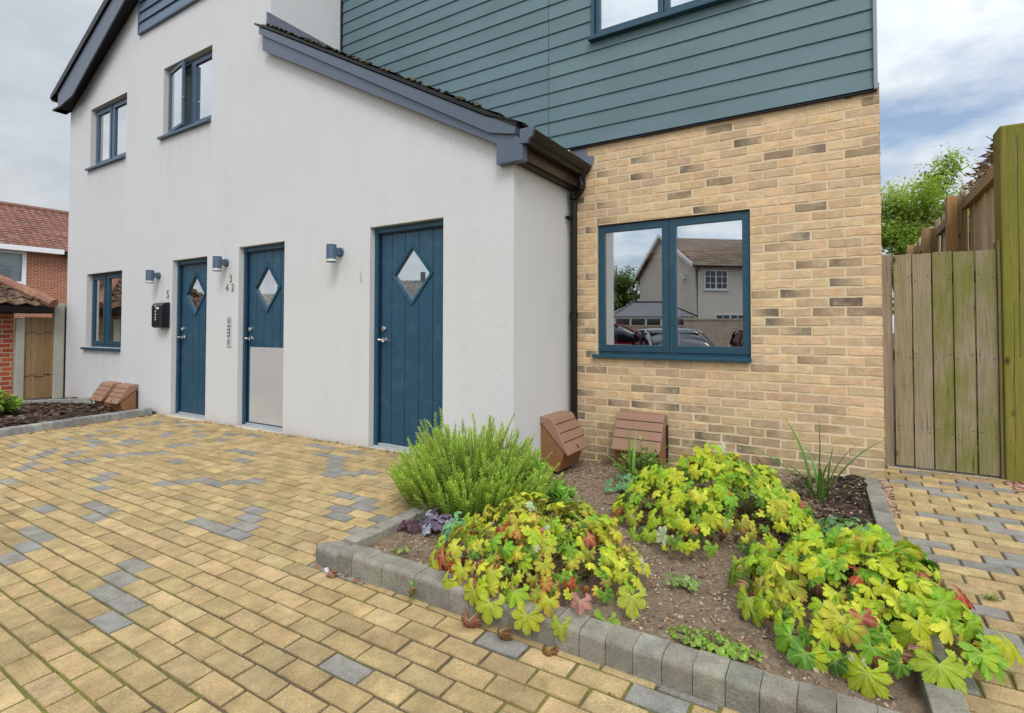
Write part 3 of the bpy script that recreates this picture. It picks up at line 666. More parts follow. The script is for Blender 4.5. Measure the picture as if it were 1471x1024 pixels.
# gutter (ogee), soffit, fascia board on the porch side
mb=MB()
og=[(-2.17,2.672),(-2.17,2.575),(-2.115,2.572),(-2.10,2.60),(-2.075,2.612),(-2.052,2.645),(-2.045,2.672),(-2.052,2.674),(-2.062,2.65),(-2.085,2.62),(-2.11,2.608),(-2.12,2.582),(-2.162,2.585),(-2.162,2.672)]
mb.prism(og,'y',3.63,4.735)
mb.prism([(-2.168,2.605),(-2.168,2.65),(-2.052,2.66),(-2.09,2.62)],'y',3.634,4.73)
gt=mb.build('gutter',M['black'],H)
mb=MB(); mb.prism([(-2.175,2.69),(-2.175,2.572),(-2.105,2.568),(-2.092,2.6),(-2.065,2.615),(-2.04,2.69)],'y',3.602,3.63)
mb.build('end_cap',M['fascia'],gt,bevel=.003)
mb=MB(); mb.box(-2.205,-2.185,YG+.0,4.74,2.475,2.69); mb.build('eaves_board',M['brownblack'],H,bevel=.003)
mb=MB(); mb.box(-2.283,-2.205,YG+.01,4.745,2.455,2.475); mb.build('soffit',M['black'],H)
mb=MB()
mb.tube([(-2.115,4.66,2.58),(-2.115,4.66,2.47),(-2.135,4.675,2.43),(-2.205,4.69,2.375),(-2.215,4.69,2.34),(-2.215,4.69,-.06)],.034,12)
for z in (2.36,1.2,2.44): mb.tube([(-2.215 if z<2.4 else -2.125,4.69 if z<2.4 else 4.668,z),(-2.215 if z<2.4 else -2.125,4.69 if z<2.4 else 4.668,z+.055)],.040,12)
mb.box(-2.282,-2.20,4.672,4.70,2.165,2.185); mb.box(-2.27,-2.20,4.62,4.64,2.165,2.19)
mb.build('downpipe',M['black'],H,smooth=False,bevel=.002)
# main gable roof verge
mb=MB(); k=.483
def gl(x): return 4.875+k*(x+11.217)
y0,y1=3.50,3.685
mb.prism([(-11.20,4.80),(-11.20,4.985),(-6.9,gl(-6.9)+.19),(-6.9,gl(-6.9)+.0),(-10.66,4.90),(-10.66,4.87)][:0] or [(-11.19,4.80),(-10.62,4.80+.08),(-6.9,6.93),(-6.9,7.13),(-11.19,5.055)],'y',y0,y0+.02)
mb.build('bargeboard',M['fascia'],H,bevel=.003)
mb=MB(); mb.poly([(-11.19,y0+.02,4.80),(-6.9,y0+.02,6.90),(-6.9,YG,6.90),(-11.19,YG,4.80)]); mb.poly([(-11.4,y0+.02,4.80),(-11.19,y0+.02,4.80),(-11.19,YG,4.80),(-11.4,YG,4.80)]); mb.box(-11.42,-11.20,y0,YG,4.80,4.83)
mb.prism([(-11.42,5.0),(-11.42,5.06),(-6.9,7.29),(-6.9,7.15),(-11.19,5.06)],'y',y0-.03,y0+.03)
mb.prism([(-11.47,4.98),(-11.36,4.97),(-11.33,5.06),(-11.47,5.06)],'y',y0,12)
mb.build('verge_soffit',M['black'],H)
mb=MB()
tile_roof(mb,(-11.45,y0-.02,5.02),(0,1,0),(1,0,k),8,4.95,(.06,.055,.055),.3,.28,prof=.01)
slab(mb,(-11.45,y0-.02,5.03),(-11.45,11.5,5.03),(-6.9,11.5,7.22),(-6.9,y0-.02,7.22),.05,c=(.05,.05,.05))
slab(mb,(-5.5,y0-.02,6.55),(-5.5,11.5,6.55),(-6.9,11.5,7.22),(-6.9,y0-.02,7.22),.05,c=(.05,.05,.05))
slab(mb,(-5.6,YC-.05,6.3),(.3,YC-.05,6.3),(.3,6.3,6.35),(-5.6,6.3,6.35),.06,c=(.05,.05,.05))
mb.build('main_roof',M['tile'],H)

# --- doors
def bez_text(ch,size):
    c=bpy.data.curves.new('t','FONT'); c.body=ch; c.size=size; c.extrude=.003; c.align_x='CENTER'
    o=bpy.data.objects.new('t',c); COL.objects.link(o); dg=bpy.context.evaluated_depsgraph_get(); dg.update()
    me=bpy.data.meshes.new_from_object(o.evaluated_get(dg)); bpy.data.objects.remove(o); return me
def make_door(hole,cx,cz,hw,hh,label,kick=None,gro=()):
    x0,x1,z0,z1=hole; yf=3.752; yl=3.79
    mb=MB()
    fx0=x0+.002; lx0=x0+.062; lx1=x1-.055; ztop=z1-.058
    # frame
    mb.box(fx0,x0+.045,yf,yf+.07,z0+.02,z1-.002); mb.box(x1-.045,x1-.002,yf,yf+.07,z0+.02,z1-.002); mb.box(x0+.045,x1-.045,yf,yf+.07,z1-.055,z1-.002)
    mb.box(x0+.045,lx0,yf+.025,yf+.06,z0+.02,z1-.055,m=1)
    mb.box(lx0,lx1,yf+.02,yf+.05,ztop-.012,z1-.055,m=1)
    # leaf of tongued boards with a diamond opening
    zt=ztop-.012; zb=z0+.055
    xs=[lx0]+list(gro)+[lx1]
    G=.0035
    for i in range(len(xs)-1):
        a=xs[i]+(G if i else 0); b=xs[i+1]-(G if i<len(xs)-2 else 0)
        segs=[]
        def halfz(x):
            t=1-abs(x-cx)/(hw+.0); return hh*t if t>0 else None
        pts=[a]+[x for x in (cx-hw,cx,cx+hw) if a<x<b]+[b]
        for p_,q in zip(pts[:-1],pts[1:]):
            hp,hq=halfz(p_) ,halfz(q); mid=halfz((p_+q)/2)
            if mid is None: mb.poly([(p_,yl,zb),(q,yl,zb),(q,yl,zt),(p_,yl,zt)])
            else:
                hp=hp or 0; hq=hq or 0
                mb.poly([(p_,yl,zb),(q,yl,zb),(q,yl,cz-hq),(p_,yl,cz-hp)]); mb.poly([(p_,yl,cz+hp),(q,yl,cz+hq),(q,yl,zt),(p_,yl,zt)])
        for e in (a,b):
            if abs(e-lx0)>.001 and abs(e-lx1)>.001:
                h_=halfz(e)
                for (u0,u1) in ([(zb,zt)] if not h_ else [(zb,cz-h_),(cz+h_,zt)]):
                    mb.poly([(e,yl,u0),(e,yl+.006,u0),(e,yl+.006,u1),(e,yl,u1)])
    for gx in gro:
        t=1-abs(gx-cx)/hw
        for (u0,u1) in ([(zb,zt)] if t<=0 else [(zb,cz-hh*t),(cz+hh*t,zt)]):
            mb.poly([(gx-G,yl+.006,u0),(gx+G,yl+.006,u0),(gx+G,yl+.006,u1),(gx-G,yl+.006,u1)],m=1)
    # raised diamond bead
    o_=[(cx,cz+hh+.022),(cx+hw+.02,cz),(cx,cz-hh-.022),(cx-hw-.02,cz)]; i_=[(cx,cz+hh-.018),(cx+hw-.017,cz),(cx,cz-hh+.018),(cx-hw+.017,cz)]
    for kk in range(4):
        a,b,c_,d=o_[kk],o_[(kk+1)%4],i_[(kk+1)%4],i_[kk]
        P=lambda q,y:(q[0],y,q[1])
        mb.poly([P(a,yl-.014),P(b,yl-.014),P(c_,yl-.010),P(d,yl-.010)]); mb.poly([P(a,yl),P(b,yl),P(b,yl-.014),P(a,yl-.014)]); mb.poly([P(d,yl-.010),P(c_,yl-.010),P(c_,yl+.03),P(d,yl+.03)])
    mb.poly([(lx0,yl,zb),(lx0,yl,zt),(lx0,yl+.04,zt),(lx0,yl+.04,zb)])
    d=mb.build('door',[M['door'],M['seal']],H); d['label']=label
    mb=MB(); mb.poly([(cx,yl+.012,cz+hh),(cx-hw,yl+.012,cz),(cx,yl+.012,cz-hh),(cx+hw,yl+.012,cz)]); mb.build('diamond_pane',M['doorglass'],d)
    mb=MB(); I=[(cx,cz+hh-.012),(cx+hw-.011,cz),(cx,cz-hh+.012),(cx-hw+.011,cz)]; J=[(cx,cz+hh-.04),(cx+hw-.037,cz),(cx,cz-hh+.04),(cx-hw+.037,cz)]
    for kk in range(4): mb.poly([(I[kk][0],yl+.011,I[kk][1]),(I[(kk+1)%4][0],yl+.011,I[(kk+1)%4][1]),(J[(kk+1)%4][0],yl+.014,J[(kk+1)%4][1]),(J[kk][0],yl+.014,J[kk][1])])
    mb.build('glazing_spacer',M['alu'],d)
    mb=MB(); mb.poly([(lx0,yl+.2,zb),(lx1,yl+.2,zb),(lx1,yl+.2,zt),(lx0,yl+.2,zt)]); mb.build('hall_darkness',M['curtain'],d)
    mb=MB(); hx=lx0+.045; hz=1.0+z0+.06
    mb.tube([(hx,yl,hz),(hx,yl-.012,hz)],.026,14); mb.tube([(hx,yl-.01,hz),(hx,yl-.05,hz)],.010,10); mb.tube([(hx-.03,yl-.05,hz),(hx+.02,yl-.052,hz),(hx+.115,yl-.046,hz-.002)],[.011,.011,.008],10)
    mb.build('handle',M['chrome'],d,smooth=True)
    mb=MB(); mb.tube([(hx+.0,yl,hz+.11),(hx,yl-.018,hz+.11)],.026,14); mb.tube([(hx,yl-.018,hz+.11),(hx,yl-.03,hz+.11)],.014,12); mb.build('lock',M['chrome'],d)
    mb=MB(); mb.box(lx0-.006,lx0-.001,yl-.012,yl+.01,zb,zt); mb.build('edge_strip',M['alu'],d)
    mb=MB(); mb.box(x0+.004,x1-.004,3.742,3.82,z0+.004,z0+.03); mb.box(x0+.05,x1-.05,3.765,3.80,z0+.03,z0+.05); mb.build('threshold',M['alu'],d,bevel=.004)
    mb=MB(); mb.box(x0-.03,x1+.0,3.655,3.742,z0-.06,z0+.012); mb.build('step',M['stone'],d,bevel=.006)
    if kick:
        mb=MB(); mb.box(lx0+.035,lx1+.0,yl-.004,yl-.001,zb+.01,kick); mb.build('kick_plate',M['steel'],d)
    return d
make_door(D1,-3.474,1.615,.238,.272,'blue boarded door with the pale number 1 beside it',None,(-3.739,-3.566,-3.391,-3.22))
make_door(D2,-5.742,1.577,.240,.274,'blue door with a brushed steel plate over its lower half',.876,(-5.955,-5.80,-5.645,-5.49))
make_door(D3,-7.312,1.556,.236,.272,'leftmost blue boarded door, beside the black letterbox',None,(-7.52,-7.37,-7.22,-7.07))

# --- windows
def frame_rect(mb,x0,x1,z0,z1,y0,y1,t,m=0):
    mb.box(x0,x0+t,y0,y1,z0,z1,m=m); mb.box(x1-t,x1,y0,y1,z0,z1,m=m); mb.box(x0+t,x1-t,y0,y1,z0,z0+t,m=m); mb.box(x0+t,x1-t,y0,y1,z1-t,z1,m=m)
def room(mb,x0,x1,z0,z1,y0,y1,m=0):
    mb.poly([(x0,y1,z0),(x1,y1,z0),(x1,y1,z1),(x0,y1,z1)],m=m); mb.poly([(x0,y0,z0),(x0,y1,z0),(x0,y1,z1),(x0,y0,z1)],m=m); mb.poly([(x1,y0,z0),(x1,y0,z1),(x1,y1,z1),(x1,y1,z0)],m=m)
    mb.poly([(x0,y0,z0),(x1,y0,z0),(x1,y1,z0),(x0,y1,z0)],m=m); mb.poly([(x0,y0,z1),(x0,y1,z1),(x1,y1,z1),(x1,y0,z1)],m=m)
def curtain(mb,x0,x1,z0,z1,y,amp=.02,n=24):
    for i in range(n):
        a=x0+(x1-x0)*i/n; b=x0+(x1-x0)*(i+1)/n; ya=y+amp*math.sin(i*2.1); yb=y+amp*math.sin((i+1)*2.1)
        mb.poly([(a,ya,z0),(b,yb,z0),(b,yb,z1),(a,ya,z1)])
# big window in the brick wall
x0,x1,z0,z1=WB; yf=4.778
mb=MB(); xm=-1.322
for a,b in ((x0+.004,xm-.002),(xm+.002,x1-.004)): frame_rect(mb,a,b,z0+.03,z1-.012,yf,yf+.05,.062)
mb.box(x0+.0,x1-.0,yf+.01,yf+.07,z0+.002,z0+.03); mb.box(xm-.002,xm+.002,yf+.012,yf+.05,z0+.03,z1-.012,m=1)
wb=mb.build('window',[M['frame'],M['seal']],H,bevel=.006); wb['label']='two-pane blue casement window set in the buff brick wall'
for a,b in ((x0+.066,xm-.064),(xm+.064,x1-.066)):
    mb=MB(); mb.poly([(a-.004,yf+.022,z0+.088),(b+.004,yf+.022,z0+.088),(b+.004,yf+.022,z1-.07),(a-.004,yf+.022,z1-.07)]); mb.build('pane',M['glass'],wb)
mb=MB(); mb.prism([(YB-.045,z0-.032),(YB-.045,z0-.005),(YB-.03,z0-.001),(YB+.06,z0+.006),(YB+.06,z0-.03)],'x',x0-.035,x1+.004); mb.build('sill',M['frame'],wb,bevel=.003)
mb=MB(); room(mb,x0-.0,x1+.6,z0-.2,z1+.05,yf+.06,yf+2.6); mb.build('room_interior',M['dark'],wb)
mb=MB(); mb.box(x0+.05,xm-.02,yf+.053,yf+.06,1.80,2.08); mb.box(xm+.02,x1-.05,yf+.053,yf+.06,1.80,2.08)
mb.build('blind',M['blind'],wb)
mb=MB(); mb.box(x0+.11,xm-.02,yf+.05,yf+.062,1.745,1.80); mb.box(xm+.02,x1-.05,yf+.05,yf+.062,1.745,1.80); mb.build('blind_bar',M['pole'],wb)
mb=MB(); mb.box(x0+.02,x0+.135,yf+.08,yf+.16,z0+.05,2.05); mb.box(xm+.05,xm+.075,yf+.06,yf+.1,z0+.05,2.05); mb.build('inner_lining',M['blind'],wb)
# upper window in the cladding
mb=MB(); x0,x1,z0,z1=-2.03,-.60,3.885,5.05; yf=YC-.005
frame_rect(mb,x0,x1,z0,z1,yf-.035,yf+.06,.028); 
for a,b in ((x0+.03,-1.345),(-1.335,x1-.03)): frame_rect(mb,a,b,z0+.03,z1-.03,yf,yf+.05,.05)
wu=mb.build('window',M['frame'],H,bevel=.004); wu['label']='upper window in the grey-green cladding, cut by the top of the picture'
for a,b in ((x0+.075,-1.39),(-1.29,x1-.075)):
    mb=MB(); mb.poly([(a,yf+.02,z0+.075),(b,yf+.02,z0+.075),(b,yf+.02,z1-.075),(a,yf+.02,z1-.075)]); mb.build('pane',M['glassup'],wu)
mb=MB(); mb.box(x0-.02,x1+.02,YC-.075,YC+.02,z0-.028,z0-.002); mb.build('sill',M['frame'],wu,bevel=.003)
mb=MB(); room(mb,x0,x1,z0,z1+.3,yf+.06,yf+2); mb.build('room_interior',M['curtainp'],wu)
mb=MB(); mb.box(x0+.075,x0+.16,yf+.06,yf+.09,z0+.07,z1); mb.build('curtain',M['blind'],wu)
# windows of the rendered gable
def gable_window(hole,xm,label,open_=False,mat='upframe',curt='curtainp',gl_='glassup'):
    x0,x1,z0,z1=hole; yf=3.765; fm=M[mat]
    mb=MB(); frame_rect(mb,x0+.002,x1-.002,z0+.002,z1-.002,yf,yf+.06,.04)
    mb.box(xm-.035,xm+.035,yf+.002,yf+.058,z0+.042,z1-.042)
    if not open_: frame_rect(mb,x0+.045,xm-.037,z0+.045,z1-.045,yf-.012,yf+.04,.05)
    frame_rect(mb,xm+.037,x1-.045,z0+.045,z1-.045,yf-.012,yf+.04,.05)
    wn=mb.build('window',fm,H,bevel=.004); wn['label']=label
    for a,b in (([] if open_ else [(x0+.09,xm-.08)])+[(xm+.08,x1-.09)]):
        mb=MB(); mb.poly([(a,yf+.012,z0+.09),(b,yf+.012,z0+.09),(b,yf+.012,z1-.09),(a,yf+.012,z1-.09)]); mb.build('pane',M[gl_],wn)
    mb=MB(); mb.prism([(YG-.05,z0-.045),(YG-.05,z0-.012),(YG+.07,z0+.004),(YG+.07,z0-.04)],'x',x0-.06,x1-.005); mb.build('sill',fm,wn,bevel=.003)
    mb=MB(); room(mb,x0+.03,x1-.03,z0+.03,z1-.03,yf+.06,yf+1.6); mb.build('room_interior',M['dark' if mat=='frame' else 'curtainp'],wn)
    mb=MB(); curtain(mb,x0+.05,x0+.05+(x1-x0)*.2,z0+.04,z1-.04,yf+.14); curtain(mb,xm+.03,xm+.2,z0+.04,z1-.04,yf+.14)
    mb.build('curtain',M['curtain' if open_ or mat=='frame' else 'curtainp'],wn)
    if open_:   # left sash swung outwards on its left-hand hinges
        an=R(8); ux,uy=math.cos(an),-math.sin(an); X0,Y0=x0+.05,yf; wd=xm-.037-x0-.05
        U=V((ux,uy,0)); N=V((-uy,ux,0)); O=V((X0,Y0-.02,0)); W=V((0,0,1)); mb=MB(); za,zb=z0+.045,z1-.045
        for a0,a1,b0,b1 in ((0,.04,za,zb),(wd-.04,wd,za,zb),(.04,wd-.04,za,za+.04),(.04,wd-.04,zb-.04,zb)): mb.obox(O,U,W,N,a0,a1,b0,b1,-.012,.018)
        mb.build('opened_sash',fm,wn,bevel=.003)
        mb=MB(); P=lambda a,b:O+U*a+W*b+N*.004
        mb.poly([P(.045,za+.045),P(wd-.045,za+.045),P(wd-.045,zb-.045),P(.045,zb-.045)]); mb.build('pane',M['glassup'],wn)
        mb=MB(); mb.tube([(xm-.05,yf+.03,z0+.42),(xm-.03,yf-.1,z0+.42)],.008,6); mb.build('stay',M['chrome'],wn)
    return wn
gable_window(W1,-9.90,'ground floor window with dark blue frame left of the letterbox',mat='frame',gl_='glass')
gable_window(W2,-9.80,'closed upper window with two pale panes, nearest the left eaves')
gable_window(W3,-7.43,'upper window with its left sash swung open',open_=True)

# ------------------------------------------------------------------ things fixed to the walls
def wall_lamp(x,z,label):
    t=thing('wall_lamp',label,'lamp',(x,YG,z),'down lights on the rendered wall')
    mb=MB(); mb.tube([(x,3.575,z-.052),(x,3.575,z+.085)],.050,24); mb.tube([(x,3.575,z+.085),(x,3.575,z+.09)],.044,24); mb.build('lamp_body',M['lamp'],t,bevel=.003)
    mb=MB(); mb.box(x-.02,x+.03,3.60,YG,z-.01,z+.06); mb.tube([(x+.005,3.665,z+.025),(x+.005,YG-.001,z+.025)],.042,20); mb.build('bracket',M['lamp'],t,bevel=.006)
    mb=MB(); mb.tube([(x,3.575,z-.078),(x,3.575,z-.052)],.045,24); mb.build('lens',M['lens'],t)
    mb=MB(); mb.tube([(x,3.575,z-.088),(x,3.575,z-.078)],.048,24); mb.build('rim',M['lamp'],t)
    return t
L1=wall_lamp(-4.365,1.853,'slate blue wall lamp to the left of door 1')
copy_tree(L1,loc=(-6.425,YG,1.878),label='slate blue wall lamp above the numbers 3, 4 and 2')
copy_tree(L1,loc=(-8.085,YG,1.805),label='slate blue wall lamp above the black letterbox')
t=thing('letterbox','black metal letterbox with sloping lid on the white wall near door 5','letterbox',(-7.9,YG,1.12))
mb=MB(); mb.prism([(3.575,1.125),(3.575,1.405),(3.60,1.44),(YG,1.455),(YG,1.105),(3.60,1.105)],'x',-8.03,-7.765); mb.build('box_body',M['mail'],t,bevel=.012,seg=3)
mb=MB(); mb.box(-8.034,-7.761,3.569,3.60,1.352,1.356); mb.box(-8.025,-7.77,3.571,3.58,1.195,1.198); mb.build('flap_line',M['groove'],t)
mb=MB(); mb.box(-7.885,-7.825,3.5725,3.576,1.352,1.385); mb.box(-7.925,-7.915,3.5725,3.576,1.38,1.41); mb.box(-7.915,-7.90,3.5725,3.576,1.395,1.41); mb.box(-7.925,-7.915,3.5725,3.576,1.36,1.368)
for z in (1.325,1.285,1.245,1.215): mb.box(-7.925,-7.905,3.5725,3.576,z-.008,z+.012)
mb.build('white_marking',M['mark'],t)
t=thing('door_entry_panel','slim steel door entry panel with a column of buttons left of the plated door','intercom',(-6.34,YG,.87))
mb=MB(); mb.box(-6.382,-6.30,3.678,YG,.873,1.247); mb.build('face_plate',M['steel'],t,bevel=.004)
for i,z in enumerate((1.215,1.205,1.195,1.185,1.175)): 
    mb=MB(); mb.box(-6.365,-6.318,3.6755,3.679,z-.003,z); mb.build('speaker_slot',M['seal'],t)
for z in (1.135,1.095,1.055,1.015):
    mb=MB(); mb.box(-6.365,-6.318,3.674,3.679,z-.014,z+.014); b_=mb.build('button',M['seal'],t); mb=MB(); mb.box(-6.358,-6.325,3.672,3.6745,z-.002,z+.012); mb.build('name_card',M['mark'],b_)
mb=MB(); mb.box(-6.36,-6.322,3.6765,3.679,.905,.965); mb.build('key_window',M['trim'],t)
def number(ch,x,z,h,label,mat='numeral'):
    me=bez_text(ch,h*1.38); me.name='house_number'; me.materials.clear(); me.materials.append(M[mat])
    o=bpy.data.objects.new('house_number',me); COL.objects.link(o); o.location=(x,YG-.006,z); o.rotation_euler=(PI/2,0,0); o.scale=(.9,1,1)
    tag(o,label,'number','numbers fixed to the rendered wall')
number('3',-6.325,1.663,.095,'grey metal numeral 3 below the middle wall lamp')
number('4',-6.40,1.553,.095,'grey metal numeral 4, left one of the lower pair')
number('2',-6.282,1.553,.095,'grey metal numeral 2, right one of the lower pair')
number('5',-7.827,1.515,.108,'grey metal numeral 5 just above the black letterbox')
number('1',-4.062,1.562,.112,'pale worn numeral 1 between the lamp and door 1','numpale')

# meter boxes: sloping lid over a body that tapers inwards; local frame: back on y=0, front towards -y
def meter_box(label,loc,rotz,wd,ht,dp):
    t=thing('meter_box',label,'meter box',(0,0,0),'brown meter boxes along the walls'); w2=wd/2
    bp=[(0,0),(-.17*dp/.28,0),(-.235*dp/.28,.17),(-.09,ht-.035),(0,ht-.035)]
    mb=MB(); mb.prism(bp,'x',-w2+.012,w2-.012,m=0); mb.build('box_body',M['meterb'],t,bevel=.008)
    # lid: a hood with sides
    A=(-.125,ht-.028); B=(-dp-.004,.165)
    mb=MB(); mb.prism([(0,ht-.005),(-.105,ht-.012),(-.125,ht-.028),(-dp-.004,.165),(-dp+.006,.150),(-dp+.02,.155),(-.02,ht-.075),(0,ht-.075)],'x',-w2,w2)
    lid=mb.build('lid',M['meter'],t,bevel=.011,seg=3)
    mb=MB()
    for kx in (.14,.40,.66):
        yy=A[0]+(B[0]-A[0])*kx; zz_=A[1]+(B[1]-A[1])*kx; n=V((0,-(A[1]-B[1]),-(A[0]-B[0])*-1)).normalized(); n=V((0,B[1]-A[1],A[0]-B[0])); n=n.normalized(); 
        n=V((0,-abs(n.y),abs(n.z))); d_=V((0,B[0]-A[0],B[1]-A[1])).normalized()
        c=V((0,yy,zz_))
        mb.obox(c,(1,0,0),d_,n,-w2+.012,w2-.002,-.004,.004,-.02,.0016)
    mb.build('lid_groove',M['groove'],lid)
    yy=A[0]+(B[0]-A[0])*.88; zz_=A[1]+(B[1]-A[1])*.88
    mb=MB(); c=V((0,yy,zz_)); mb.obox(c,(1,0,0),d_,n,-.008,.008,-.018,.018,0,.004); mb.build('lid_lock',M['groove'],lid)
    mb=MB()
    for sx in (-1,1): mb=MB(); mb.tube([(sx*(w2-.001),-.03,ht-.05),(sx*(w2+.006),-.03,ht-.05)],.012,8); mb.build('hinge_pin',M['trim'],t)
    mb=MB(); mb.tube([(w2-.006,-.012,.05),(w2-.006,-.012,ht-.1)],.012,6); mb.build('backing_rod',M['seal'],t)
    t.location=loc; t.rotation_euler=(0,0,rotz); return t
meter_box('brown meter box against the white porch side wall beside the downpipe',(-2.281,4.345,-.14),R(90),.43,.475,.28)
meter_box('brown meter box on the buff brick wall, half hidden by strap leaves',(-1.545,YB-.004,-.12),0,.43,.475,.27)
meter_box('left one of the two brown meter boxes side by side in the mulched bed',(-9.325,YG-.002,-.12),0,.375,.42,.27)
meter_box('right one of the two brown meter boxes, beside the end of the low kerb',(-8.81,YG-.002,-.12),0,.375,.42,.27)

# ------------------------------------------------------------------ timber gate, post and fence on the right
WOODS=[(.36,.28,.21),(.39,.30,.225),(.33,.26,.19)]
t=thing('timber_gate','weathered green-stained timber gate of six upright boards beside the brick wall','gate',(.62,5.19,0))
ed=[(.252,.330),(.340,.452),(.460,.574),(.583,.700),(.709,.828),(.838,.955)]
for i,(a,b) in enumerate(ed):
    mb=MB(); alg=(.3,.6,.5,1.15,1.0,.8)[i]; c=lerp(jit(WOODS[i%3],.1),(.15,.135,.045),(.0,.15,.05,.45,.3,.15)[i]); yy=5.19+(.02 if i==0 else 0)+rnd.uniform(-.002,.002)
    z0=.0 if i==0 else .03+rnd.uniform(-.004,.004); mb.box(a,b,yy,yy+.022,z0,1.692+(.006 if i==0 else rnd.uniform(-.006,.005)),(*c,alg))
    for zn in (.31,.34,.88,.91,1.48,1.51):
        if i: xn=rnd.choice((a+.018,b-.018))+rnd.uniform(-.004,.004); mb.tube([(xn,yy-.0012,zn),(xn,yy+.002,zn)],.0032,7,(.05,.035,.025,0))
    mb.build('board',M['wood'],t,bevel=.003)
mb=MB()
for z in (.28,.85,1.45): mb=MB(); mb.box(.335,.955,5.214,5.25,z,z+.09,(.14,.10,.06,.3)); mb.build('ledge',M['wood'],t)
for z in (.3,1.42): mb=MB(); mb.box(.957,.967,5.186,5.20,z,z+.13); mb.build('hinge',M['black'],t)
mb=MB(); mb.box(.28,.99,5.16,5.27,-.05,.012,(.5,.44,.36)); tag(mb.build('gate_sill',M['kerb'],bevel=.005),'pale concrete sill strip under the timber gate','sill')
t=thing('gate_post','thick green algae-covered timber gate post with long drying cracks','post',(1.08,5.23,0))
mb=MB(); mb.box(.978,1.19,5.15,5.36,-.1,2.585,(.22,.185,.04,1.0)); mb.build('post_shaft',M['wood'],t,bevel=.012)
mb=MB()
for (px,z0,z1,wv) in ((1.065,.9,2.5,.0022),(1.085,.1,.9,.0018),(1.03,.3,1.3,.0014)):
    pts=[(px+.010*k/9+rnd.uniform(-.0025,.0025),5.1495,z0+(z1-z0)*k/9) for k in range(10)]
    for k in range(9):
        a,b=pts[k],pts[k+1]; mb.poly([(a[0]-wv,a[1],a[2]),(a[0]+wv,a[1],a[2]),(b[0]+wv,b[1],b[2]),(b[0]-wv,b[1],b[2])])
mb.build('drying_crack',M['seal'],t)
mb=MB(); mb.box(.958,.976,5.17,5.30,0,1.75,(.20,.15,.08,.5)); mb.build('closing_strip',M['wood'],t,bevel=.002)
t=thing('timber_fence','old brown close-board fence running back from the gate post','fence',(1.05,7,0))
def fz(y): return 2.50+.012*(y-5.5)
bays=[(5.37,6.78),(6.92,8.55),(8.72,10.6),(10.75,13)]
for (a,b) in bays:
    mb=MB(); y=a
    while y<b:
        wv=rnd.uniform(.085,.12); c=lerp(jit((.60,.43,.26),.2),(.70,.58,.44),rnd.random()*.6)
        if rnd.random()<.12: c=lerp(c,(.05,.03,.02),.6)
        mb.box(1.05+rnd.uniform(0,.012),1.07,y,min(y+wv-.010,b),0,fz(y)+rnd.uniform(-.05,.03),(*c,.15)); y+=wv
    mb.build('fence_boards',M['wood'],t)
    for zr in (2.33,1.35,.4):
        mb=MB(); mb.box(1.0,1.048,a,b,zr-.05,zr+.045,(*jit((.36,.24,.13),.15),.1)); mb.build('rail',M['wood'],t,bevel=.004)
for (y,xa,zt) in ((6.79,.885,2.43),(8.58,.87,2.40),(10.62,.88,2.45)):
    mb=MB(); mb.box(xa,xa+.085,y,y+.11,0,zt,(*jit((.45,.27,.12),.1),.1)); mb.build('fence_post',M['wood'],t,bevel=.004)
    mb=MB(); mb.box(xa+.087,xa+.165,y+.015,y+.12,0,zt-.008,(*jit((.33,.235,.12),.1),.4)); mb.build('post_packer',M['wood'],t,bevel=.004)
mb=MB()
for _ in range(620):
    y=5.2+abs(rnd.gauss(0,1))*.75; 
    if y>7: continue
    hgt=.075*max(.15,1-(y-5.2)/1.8); P=V((1.05+rnd.uniform(-.05,.12),y,fz(y)-.02+rnd.uniform(-.04,hgt))); d=V((rnd.uniform(-1,1),rnd.uniform(-1,1),rnd.uniform(-.4,.7))).normalized(); L=rnd.uniform(.03,.09)
    n=d.cross(V((rnd.random(),rnd.random(),1))).normalized()*rnd.uniform(.002,.012); c=jit(rnd.choice([(.30,.22,.15),(.38,.29,.20),(.20,.14,.10),(.44,.34,.25)]),.2)
    mb.poly([P-n,P+d*L*.5-n*1.6,P+d*L,P+d*L*.5+n*1.6],c)
for _ in range(6):
    y=rnd.uniform(5.2,6.2); P=V((1.05,y,fz(y)+.03)); mb.tube([P,P+V((rnd.uniform(-.12,.05),rnd.uniform(-.1,.1),rnd.uniform(.02,.13)))],.003,5,(.1,.06,.045))
tag(mb.build('dead_ivy',M['chip']),'dry brown dead ivy tangled along the top of the old fence','ivy')

